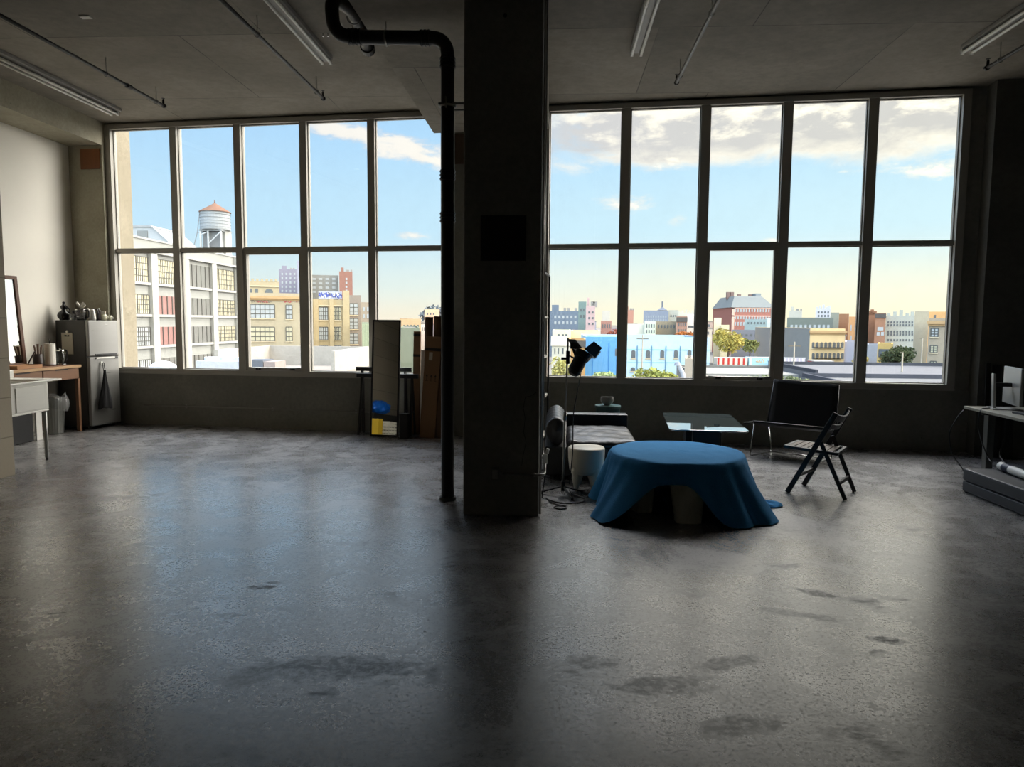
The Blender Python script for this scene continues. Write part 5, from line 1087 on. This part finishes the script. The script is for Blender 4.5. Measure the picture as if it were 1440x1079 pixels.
def squiggle(w, h, seed, n=26, th=.09):
    r = random.Random(seed); m = MB(); x = 0
    pts = []
    for i in range(n):
        pts.append((w*i/(n-1)+r.uniform(-.25,.25)*w/n, r.uniform(0,h)))
    for (a,b),(c,d) in zip(pts, pts[1:]): m.bar((a,0,b),(c,0,d), .04, th, (0,0,1) if abs(a-c) > abs(b-d) else (1,0,0))
    return m
CTR = []
def building(row):
    label, u0, v0, rz, w, d, z0, z1, col, roof, wins, extra, grp = row
    t = thing('building', label, 'building', (u0,v0,z0), rz, grp)
    h = z1-z0
    mat = brickmat(col)
    wall = MB().box(0,w,0,d,0,h).build('walls', mat, t)
    TRIM = brickmat('b9ab90')
    if 'gable' not in extra and 'hiproof' not in extra:
        p = .35 if w < 12 else .5
        MB().box(0,w,0,.3,h,h+p).box(0,w,d-.3,d,h,h+p).box(0,.3,.3,d-.3,h,h+p).box(w-.3,w,.3,d-.3,h,h+p).build('parapet', brickmat(col), t)
        MB().box(.3,w-.3,.3,d-.3,h,h+.05).build('roof', brickmat(roof), t)
    for (a, b, c, e, kind) in wins:
        ww, hh = b-a, e-c
        glass = kind if kind in 'dl' else ('d' if kind == 'arch' else RND.choice('lly'))
        g, mu = window_mb(ww, hh, kind)
        o = g.build('window', WG[glass], t); o.location = (a, -.002, c-z0)
        if mu is not None: mu.build('muntins', MUN, o)
        if kind[0] == 'm' or (kind == 'arch' and ww > .45):
            MB().box(-.12,ww+.12,-.18,0,-.18,-.02).build('sill', TRIM, o)
    if 'cornice' in extra:
        MB().box(-.25,w+.25,-.5,0,h-.55,h-.1).box(-.1,w+.1,-.25,0,h-.85,h-.56).build('cornice', brickmat('a98d68'), t)
    if 'tag' in extra:
        for x0, ww, hh, c, s in ((1.9,3.8,.75,'6b6258',3),(7.3,2.9,.95,'a8303c',5),(3.0,2.0,.5,'a24a48',9)):
            q = squiggle(ww, hh, s, 22, .1).build('graffiti', pm('spray_'+c,c,.6), t); q.location = (x0,-.04,h-1.35)
    if 'battlement' in extra:
        m = MB()
        for i in range(7): m.box(w*i/7+.1,w*i/7+.65,-.05,.35,h+.36,h+.95)
        m.build('battlements', mat, t); MB().box(0,w,-.2,0,h-.9,h-.6).build('string_course', TRIM, t)
    if 'pilasters' in extra:
        for a, b, k in ((.5,1.45,.0),(3.6,4.4,.0),(6.2,7.5,1.7)): MB().box(a,b,-.55,0,0,h+.5+k).build('buttress', mat, t)
        MB().box(1.45,6.2,-.2,0,h-1.0,h-.7).build('string_course', TRIM, t)
    if 'rooftag' in extra:
        bd_ = MB().box(1.5,6.1,.4,.7,h+.51,h+2.0).build('roof_hoarding', brickmat('a3a5ad'), t)
        for c, s, y in (('e4e6ee',21,.37),('3a4a9a',33,.36),('33323a',41,.38)):
            q = squiggle(4.5,1.2,s,40,.12).build('graffiti', pm('spray_'+c,c,.6), t); q.location = (1.55,y,h+.65)
    if 'redbase' in extra: MB().box(-.02,w+.02,-.12,0,0,5.5).build('painted_base', brickmat('8d5a50'), t)
    if 'ribs' in extra:
        for i in range(9): MB().box(w*i/9+.05,w*i/9+.16,-.14,0,0,h).build('rib', brickmat('aab294'), t)
    if 'rooftop' in extra:
        MB().box(w*.12,w*.34,d*.3,d*.6,h+.06,h+2.6).build('bulkhead', brickmat(col), t)
        for k in (.5,.62,.85): MB().box(w*k,w*k+.9,d*.2,d*.2+.9,h+.06,h+1.5).build('roof_vent', brickmat('8d8a85'), t)
    if 'chimneys' in extra:
        for k, q in enumerate((.08,.3,.52,.74,.92)): MB().box(w*q-.45,w*q+.45,d*.3,d*.3+.9,h+.06,h+1.1+.9*((k*7)%3)/2).build('chimney', brickmat(col), t)
    if 'gable' in extra:
        MB().hexa([(-.15,-.2,h),(w+.15,-.2,h),(w+.15,d+.2,h),(-.15,d+.2,h)], [(-.15,d*.42,h+1.35),(w-.5,d*.42,h+1.35),(w-.5,d*.58,h+1.35),(-.15,d*.58,h+1.35)]).build('roof', brickmat('8e8b80'), t)
    if 'darktop' in extra: MB().box(-.05,w+.05,-.3,0,h-.95,h+.1).build('fascia', brickmat('55524f'), t)
    if 'bluepart' in extra:
        MB().box(0,w*.262,-.06,0,0,h+.45).build('blue_painted_wall', brickmat('5f92bd'), t)
        MB().box(w*.262,w,-.05,0,h-1.75,h-1.55).box(w*.262,w,-.05,0,h-3.85,h-3.72).build('string_course', brickmat('8fb4cc'), t)
    if 'pipes' in extra:
        for x in (.305,.42,.535,.65,.765,.88): MB().box(w*x-.07,w*x+.07,-.16,0,0,h-1.0).build('drainpipe', brickmat('5f8196'), t)
        for x in (.06,.19): MB().box(w*x-.05,w*x+.05,-.16,-.061,0,h-.6).build('drainpipe', brickmat('3f7ab4'), t)
    if 'cupola' in extra:
        MB().hexa([(w*.55,0,h+.5),(w*.95,0,h+.5),(w*.95,6,h+.5),(w*.55,6,h+.5)], [(w*.72,2,h+1.8),(w*.78,2,h+1.8),(w*.78,4,h+1.8),(w*.72,4,h+1.8)]).build('cupola_roof', brickmat('6a6f78'), t)
        MB().box(w*.72,w*.78,2,4,h+1.8,h+4.2).build('cupola', brickmat('6a6f78'), t)
    if 'hiproof' in extra:
        q = 4.5
        MB().hexa([(-.4,-.4,h),(w+.4,-.4,h),(w+.4,d+.4,h),(-.4,d+.4,h)], [(q*.4,q,h+4.2),(w-q*.7,q,h+4.2),(w-q*.7,d-q,h+4.2),(q*.4,d-q,h+4.2)]).build('roof', brickmat('747775'), t)
        for x in (.06,.16,.34,.62): MB().box(w*x,w*x+1.2,d*.4,d*.4+1.2,h+3.2,h+6.0-.8*(x>.3)).build('chimney', brickmat('7a6660'), t)
        MB().box(w*.73,w*.86,d*.3,d*.45,h+4.2,h+5.4).build('roof_lantern', brickmat('84898a'), t)
    if 'bands' in extra:
        MB().box(0,w,-.15,0,h-3.3,h-2.9).box(0,.9,-.15,0,0,h).box(0,w,-.15,0,h-.45,h-.1).build('stone_bands', brickmat('d0aa98'), t)
    if 'greyside' in extra:
        MB().box(-.12,0,.1,d,0,h+.3).build('side_wall', brickmat('868682'), t)
    if 'escape' in extra:
        for z in (6.9,4.75):
            m = MB().box(.8,w-.6,-1.0,-.02,z-.05,z)
            for i in range(15): m.box(.8+(w-1.4)*i/14-.02,.8+(w-1.4)*i/14+.02,-1.0,-.96,z,z+.8)
            m.box(.8,w-.6,-1.0,-.95,z+.78,z+.85).build('fire_escape', pm('escape_iron','3d3a36',.6), t)
    return t
for row in BUILDINGS: building(row)

# long grey factory on the left, its facade running away from us
fx = thing('building', 'long pale grey factory with steel sash windows behind the left window', 'building', (-44,0,0))
FC = brickmat('888985'); FC2 = brickmat('949490')
MB().box(-22,0, 52,96.8, -10,10.1).build('walls', FC, fx)
pier_v = (54.6,61.8,68.7,75.6,82.4,89.3,96.2)
for k, v_ in enumerate(pier_v): MB().box(0,.45, v_-.6,v_+.6, -10,8.7 if k < 6 else 10.1).build('pier', FC2, fx)
MB().box(0,.5,52,96.8,8.72,8.95).box(-22,.12,52,96.8,10.1,10.3).build('coping', FC2, fx)
rowsz = ((5.55,8.2),(2.15,4.2),(-1.25,.75),(-6.5,-2.75))
kinds = {(2,0):'y',(3,0):'y',(4,0):'g',(5,0):'y',(2,1):'y',(3,1):'r',(4,1):'g',(5,1):'y',(2,2):'l',(3,2):'r',(4,2):'g',(5,2):'y',(2,3):'l',(3,3):'g',(4,3):'g',(5,3):'y'}
for b in range(6):
    for r, (za, zb_) in enumerate(rowsz):
        a, c = pier_v[b]+.75, pier_v[b+1]-.75
        k = kinds.get((b,r), 'l')
        o = MB().box(0,.08,0,c-a,0,zb_-za).build('window', WG[k], fx); o.location = (.01,a,za)
        m = MB(); n = 5
        for i in range(n+1): m.box(.082,.14,(c-a)*i/n-.06,(c-a)*i/n+.06,0,zb_-za)
        if k in 'yl':
            for i in range(n*3):
                if i % 3: m.box(.082,.11,(c-a)*i/(n*3)-.035,(c-a)*i/(n*3)+.035,0,zb_-za)
            for j in range(5): m.box(.082,.115,0,c-a,(zb_-za)*j/4-.04,(zb_-za)*j/4+.04)
        m.build('muntins', MUN2, o)
        MB().box(.0,.35,-.1,c-a+.1,-.3,-.02).build('sill', FC2, o)
ph = thing('roof_penthouse', 'gabled metal penthouse on the roof of the grey factory', 'penthouse', (-51,84,10.32))
MB().hexa([(0,0,0),(5.0,0,0),(5.0,7,0),(0,7,0)], [(0,0,2.3),(2.4,0,2.3),(2.4,7,2.3),(0,7,2.3)]).build('walls', brickmat('9a9ea0'), ph)
MB().hexa([(-.1,-.15,2.3),(2.5,-.15,2.3),(2.5,7.1,2.3),(-.1,7.1,2.3)], [(-.1,-.15,2.5),(2.4,-.15,2.5),(2.4,7.1,2.5),(-.1,7.1,2.5)]).bar((2.45,-.1,2.35),(5.0,-.1,.1), .12,.15,(0,1,0)).build('roof_edge', brickmat('8c8f90'), ph)
MB().box(.6,1.9,-.08,0,.9,1.9).build('window', WG['g'], ph)
bhd = thing('roof_bulkhead', 'pale stair bulkhead on the factory roof beside the water tower', 'bulkhead', (-44.6,94.2,10.32))
MB().box(-3.2,0,.6,2.2,0,3.4).build('walls', FC2, bhd)
wt = thing('water_tower', 'wooden rooftop water tower with a conical roof on the grey factory', 'water tower', (-46.15,95.2,10.32))
MB().lathe([(0,3.35),(1.92,3.35),(1.96,3.5),(1.90,5.75),(0,5.75)], seg=32).build('tank', brickmat('8c9092'), wt)
m = MB()
for z in (3.7,4.1,4.5,4.95,5.4): m.tube([(1.955*math.cos(2*PI*i/32),1.955*math.sin(2*PI*i/32),z) for i in range(32)], .035, 5, closed=True)
m.build('hoops', brickmat('84888a'), wt)
MB().lathe([(2.05,5.70),(2.05,5.78),(.12,6.95),(.05,7.35),(0,7.4)], seg=32).build('roof', brickmat('735a4d'), wt)
MB().box(-1.55,1.55,-1.5,1.5,3.1,3.33).build('platform', brickmat('7c7f80'), wt)
for x in (-1.4,-.35,1.4):
    for y in (-1.4,1.4): MB().box(x-.09,x+.09,y-.09,y+.09,0,3.09).build('leg', brickmat('b0b2b2'), wt)
MB().bar((-.35,-1.45,1.4),(1.4,-1.45,3.0), .12,.12).bar((-1.4,-1.45,2.6),(-.35,-1.45,3.0), .1,.1).build('brace', brickmat('b0b2b2'), wt)
MB().box(-1.3,1.3,-.9,1.3,0,3.0).build('tank_house', brickmat('77797a'), wt)
MB().tube([(-2.0,-.3,5.7),(-2.3,-.5,3.0),(-3.0,-.8,0)], .06, 6).bar((-2.3,-.5,3.0),(-1.2,-.3,3.0), .08,.08).build('overflow_pipe', brickmat('8d9092'), wt)

# ground, roads and near roofs
GR = brickmat('73706b')
o = MB().box(-700,700,11,1500,-10.6,-10.0).build('ground', GR, None); tag(o, kind='structure')
def roof_deck(lab, u0,u1,v0,v1,z, col, par='7f8186', h=.5):
    t = thing('flat_roof', lab, 'roof', (u0,v0,z))
    MB().box(0,u1-u0,0,v1-v0,-10-z,0).build('roof_deck', brickmat(col), t)
    MB().box(0,u1-u0,v1-v0-.35,v1-v0,0,h).box(0,.35,0,v1-v0-.35,0,h).box(u1-u0-.35,u1-u0,0,v1-v0-.35,0,h).build('parapet', brickmat(par), t)
    return t
roof_deck('wide grey flat roof with a dark edge in front of the yellow tenement', 33,62,92,112, -4.6, '666668', '45464b', .45)
roof_deck('nearer grey flat roof with a low parapet below the yellow tenement', 30,58,74,88, -4.8, '686868', '4a4b51', .5)
roof_deck('tan gravel roof nearest the right window', 27.5,44,52,67, -4.1, '857460', '55575b', .35)
roof_deck('pale grey road deck behind the shrubs in the third pane', 19,36,98,112, -5.2, '85837e', '6d6b66', .3)
roof_deck('white graffiti covered low roof in front of the tan loft', -30.5,-19.5,62,74, -3.1, '86817a', '9a958d', 2.0)
roof_deck('cream factory yard roof at the bottom of the left window', -31,-20.8,42,61, -3.4, '8c8572', '8c8675', .3)
for k, (x, y, w, d, h, c, lb) in enumerate(((31.5,62,3.0,1.5,.8,'54565a','grey ventilation box on the tan gravel roof'),(35.2,63,1.4,1.2,.6,'34578a','blue tarpaulin bundle on the tan gravel roof'),(29.2,61,2.2,1.4,.7,'5c6361','low grey crate on the left of the tan gravel roof'),(38.4,62.5,1.6,1.1,.9,'6b6a65','pale vent box on the right of the tan gravel roof'),(42.0,61,3.2,1.6,.8,'82858c','white skylight box on the tan gravel roof'))):
    q = thing('roof_unit', lb, 'roof unit', (x,y,-4.1))
    MB().box(0,w,0,d,.12,h).build('casing', brickmat(c), q)
    for i in range(4): MB().box(w*(i+.15)/4,w*(i+.85)/4,-.04,0,.25,h-.1).build('louvre', brickmat('6f7276'), q)
    MB().box(.1,.25,.1,d-.1,0,.12).box(w-.25,w-.1,.1,d-.1,0,.12).build('skid', brickmat('55565a'), q)
hv = thing('rooftop_chiller', 'long silver rooftop chiller below the water tower', 'chiller', (-26.0,50,-3.4))
MB().box(0,3.6,0,2,.35,2.0).build('casing', brickmat('a6a9b0'), hv)
MB().box(3.65,5.0,0,2,.3,2.1).build('grille_cabinet', brickmat('5f636a'), hv); MB().box(5.05,5.9,0,2,.3,2.0).build('end_cabinet', brickmat('8a7f7a'), hv)
for x in (.7,1.9,3.0): MB().cyl((x,1,2.0),(x,1,2.25), .5, seg=18).build('fan', brickmat('b8bcc2'), hv)
for x in (.2,3.2,5.4): MB().box(x,x+.25,.1,1.9,0,.3).build('skid', brickmat('66686c'), hv)
for k, (x, y, r) in enumerate(((-29.0,51,1.0),)):
    q = thing('roof_duct', 'round white duct elbow left of the silver chiller', 'duct', (x,y,-3.4))
    MB().tube(arc((0,0,.5), r, rad(0), rad(170), 12), .45, 16).build('elbow', brickmat('bec2ca'), q, smooth=True)
    MB().cyl((r,0,0),(r,0,.5), .45, seg=16).build('riser', brickmat('bec2ca'), q)
gn = thing('gooseneck_vent', 'white gooseneck vent pipe at the bottom of the second right pane', 'vent', (7.05,40,-2.6))
MB().tube(rounded([(.12,0,0),(.14,0,1.3),(-.10,0,1.75),(-.22,0,2.0)], .3, 8), [.13]*22 if False else .12, 14).build('pipe', brickmat('a5a8ae'), gn, smooth=True)
MB().cyl((-.22,0,1.85),(-.22,0,2.05), .2, .12, seg=14).build('cowl', brickmat('8f9298'), gn); MB().box(-.45,.45,-.4,.4,-7.4,0.0).build('shaft', brickmat('8d8a86'), gn)

# parked trailers
for u, w, h, c1, c2, lb in ((25.4,4.7,1.15,'c8b9a8','b03a34','red and cream freight container by the road behind the shrubs'),(30.3,5.3,1.25,'9fc0cc','e8ebe8','pale blue freight container with painted panels beside the red one'),(35.7,3.2,1.2,'b4aab4','d9d0c8','lilac freight container at the end of the row')):
    q = thing('freight_container', lb, 'container', (u,113,-4.9))
    MB().box(0,w,0,2.4,.05,h).build('body', brickmat(c1), q)
    for i in range(6):
        if c2 != 'e8ebe8' or i in (0,5): MB().box(w*(i+.1)/6,w*(i+.45)/6,-.05,0,.1,h-.05).build('painted_panel', brickmat(c2), q)
    MB().box(-.05,w+.05,-.06,0,h,h+.1).build('top_rail', brickmat('d8dad8'), q)
    MB().box(0,w,0,2.4,-5.1,.05).build('plinth', brickmat('8f8c86'), q)
    if c1 == '9fc0cc':
        for x0, s, c in ((1.1,61,'c59a55'),(2.9,67,'4a6f80')):
            g_ = squiggle(1.2,.7,s,14,.08).build('graffiti', pm('spray_'+c,c,.6), q); g_.location = (x0,-.03,.3)
q = thing('container', 'red shed at the foot of the grey side wall', 'shed', (41.7,117,-10)); MB().box(0,3.0,0,3,0,5.6).build('walls', brickmat('c04a44'), q); MB().box(1.1,1.4,-.05,0,2.5,5.2).build('door', brickmat('7c2c2a'), q); MB().box(-.1,3.1,-.1,3.1,5.6,5.75).build('roof', brickmat('a09a94'), q)
for u, v_, h, lb in ((45.5,96,8.0,'thin lamp post on the grey roofs at the right'),(55.9,112,9.6,'tall pale pole in front of the dark tree'),(35.2,107,9.0,'utility pole in front of the freight containers'),(13.4,110,9.8,'utility pole before the blue painted wall')):
    q = thing('utility_pole', lb, 'pole', (u,v_,-10))
    MB().cyl((0,0,0),(0,0,h), .13,.09, seg=10).build('pole', brickmat('a79d8c'), q); (MB().box(-.9,.9,-.06,.06,h-.7,h-.55) if 'utility' in lb else MB().box(-.35,.05,-.05,.05,h-.05,h+.05)).build('cross_arm' if 'utility' in lb else 'lamp_arm', brickmat('6d6558'), q)

# trees and shrubs
def leafmat(h):
    if 'leaf'+h not in _bm:
        m, nt, b, v = base_mat('leaves_'+h); c = lin(h)
        n = nt.noise(v, 1.2, 4, .7)
        nt.l.new(nt.mix(n, [x*.45 for x in c], [min(1,x*1.25) for x in c]), b.inputs['Base Color']); b.inputs['Roughness'].default_value = .9; b.inputs['Specular IOR Level'].default_value = 0
        _bm['leaf'+h] = m
    return _bm['leaf'+h]
def tree(name, lab, cat, u, v_, zc, rx_, rz_, col, n, leaf, seed, ground=-10, lobes=6):
    t = thing(name, lab, cat, (u,v_,ground)); r = random.Random(seed); m = MB(); zc -= ground
    cs = [(0,0,zc,.75)]+[(rx_*.55*math.cos(k*2*PI/lobes+seed), rx_*.55*math.sin(k*2*PI/lobes+seed), zc+rz_*r.uniform(-.35,.4), .5) for k in range(lobes)]
    for i in range(n):
        cx, cy, cz, k = cs[i % len(cs)]
        a = r.uniform(0,2*PI); e = math.asin(r.uniform(-.9,1)); q = r.uniform(.55,1.0)
        p = Vector((cx+rx_*k*q*math.cos(e)*math.cos(a), cy+rx_*k*q*math.cos(e)*math.sin(a), cz+rz_*k*q*math.sin(e)))
        ax = Vector((r.uniform(-1,1),r.uniform(-1,1),r.uniform(-1,1))).normalized(); bx_ = ax.cross(Vector((r.uniform(-1,1),r.uniform(-1,1),r.uniform(-1,1)))).normalized()
        s_ = leaf*r.uniform(.8,1.8)
        m.face([m._v(p-ax*s_), m._v(p-bx_*s_*.55), m._v(p+ax*s_), m._v(p+bx_*s_*.55)])
    m.build('crown', leafmat(col), t, recalc=False)
    tk = MB().tube([(0,0,0),(.1,.05,max(.5,zc-rz_*.5)),(0,0,zc)], [.04*rx_+.06,.035*rx_+.05,.03], 8)
    for k in range(3):
        a = k*2.1+seed; tk.tube([(0.05,0,max(.4,zc-rz_*.6)),(rx_*.5*math.cos(a),rx_*.5*math.sin(a),zc+rz_*.2)], [.025*rx_+.03,.02], 6)
    tk.build('trunk', brickmat('5b4f44'), t)
    return t
tree('tree','yellow green autumn tree left of the red brick school','tree',30.6,128,-1.6,2.7,3.0,'a99b55',1500,.22,1)
tree('tree','olive tree behind the blue freight container','tree',40.3,150,-3.0,1.9,1.7,'7c7c4c',800,.2,2)
tree('tree','dark green tree behind the pale pole at the right','tree',54.2,116,-3.3,2.6,2.4,'4f553c',1500,.2,3)
tree('tree','russet tree in front of the red brown house','tree',13.2,160,-.9,1.6,1.6,'8d5548',700,.18,4)
tree('tree','orange brown tree row beyond the blue warehouse roof','tree',27.2,150,-.9,2.2,.9,'a5683c',800,.18,5)
tree('tree','small yellow tree beside the yellow tenement','tree',60.6,145,-5.6,1.5,1.3,'a2934a',400,.18,6)
tree('shrub','olive green shrub in front of the blue warehouse','shrub',9.3,66,-3.4,2.1,1.25,'8f9150',1300,.15,7)
tree('shrub','straw coloured shrub to the left behind the studio light','shrub',.9,70,-3.0,1.4,1.4,'a59f62',600,.14,8)
tree('shrub','grey green shrub below the freight containers','shrub',20.2,72,-4.2,2.4,1.0,'7e8466',1000,.14,9)
tree('shrub','second grey green shrub nearer the right mullion below the containers','shrub',24.0,72,-4.3,1.7,.9,'72785a',700,.14,10)
tree('shrub','pale green shrub climbing before the brown brick building','shrub',46.0,82,-4.6,1.9,1.5,'8a8f62',800,.14,12)
tree('shrub','low green bush before the blue painted wall','shrub',5.4,72,-3.9,1.6,.7,'94a070',500,.14,13)
# distant rows
rr = random.Random(5)
pal = ['a9a19a','b8b0a6','97949a','c2b6a4','a48f84','b5a79a','8f9096']
proto = None
TAKEN = []
for r in BUILDINGS:
    c_, s_2 = math.cos(r[3]), math.sin(r[3]); xs = [r[1], r[1]+r[4]*c_, r[1]-r[5]*s_2, r[1]+r[4]*c_-r[5]*s_2]; ys = [r[2], r[2]+r[4]*s_2, r[2]+r[5]*c_, r[2]+r[4]*s_2+r[5]*c_]
    TAKEN.append((min(xs)-.5, max(xs)+.5, min(ys)-.5, max(ys)+.5))
def far_house(u, v_, w, h, col, lab, grp):
    for a, b, c, d in TAKEN:
        if u < b and u+w > a and v_ < d and v_+9.2 > c: return
    TAKEN.append((u-.2, u+w+.2, v_-.3, v_+9.3))
    t = thing('rowhouse', lab, 'house', (u,v_,-10), 0, grp)
    MB().box(0,w,0,9,0,h).build('walls', brickmat(col), t)
    MB().box(-.1,w+.1,-.15,9.1,h,h+.35).build('roof', brickmat('807b74'), t)
    for i in range(3): MB().box(w*(i+.3)/3,w*(i+.7)/3,-.06,0,h-2.4,h-1.1).build('window', WG['d'], t)
L1 = 'small pastel rowhouse in the distant rows seen above the leaning mirror'
for k in range(16): far_house(-56+k*2.5, 255+rr.uniform(-12,12), 2.3+rr.uniform(0,.6), 10.8+rr.uniform(-.8,1.6), rr.choice(['c9b0a6','d2c6b8','b9b3b4','c7a698','a8a2a2']), L1, 'rowhouses above the leaning mirror')
L2 = 'small hazy house on the skyline behind the right window'
for k in range(46): far_house(-3+k*5.6+rr.uniform(-1.5,1.5), 340+rr.uniform(-40,60), 5+rr.uniform(0,3), 10.3+rr.uniform(-1.4,2.6), rr.choice(pal), L2, 'hazy skyline houses')
L3 = 'mid distance rowhouse between the blue warehouse and the horizon'
for k in range(34): far_house(1+k*3.4+rr.uniform(-1,1), 195+rr.uniform(-10,25), 3.2+rr.uniform(0,1.4), 6.8+rr.uniform(-1.0,1.8), rr.choice(pal), L3, 'mid distance rowhouses')
for u, v_, w, h, lb in ((-70,420,18,5.5,'dark wooded rise on the horizon left of the cardboard tubes'),(-47,430,17,4.5,'second dark wooded rise above the cardboard tubes')):
    tree('distant_grove', lb, 'grove', u, v_, 6.0, w*.55, h, '6f7476', 700, 1.1, int(-u), lobes=7)
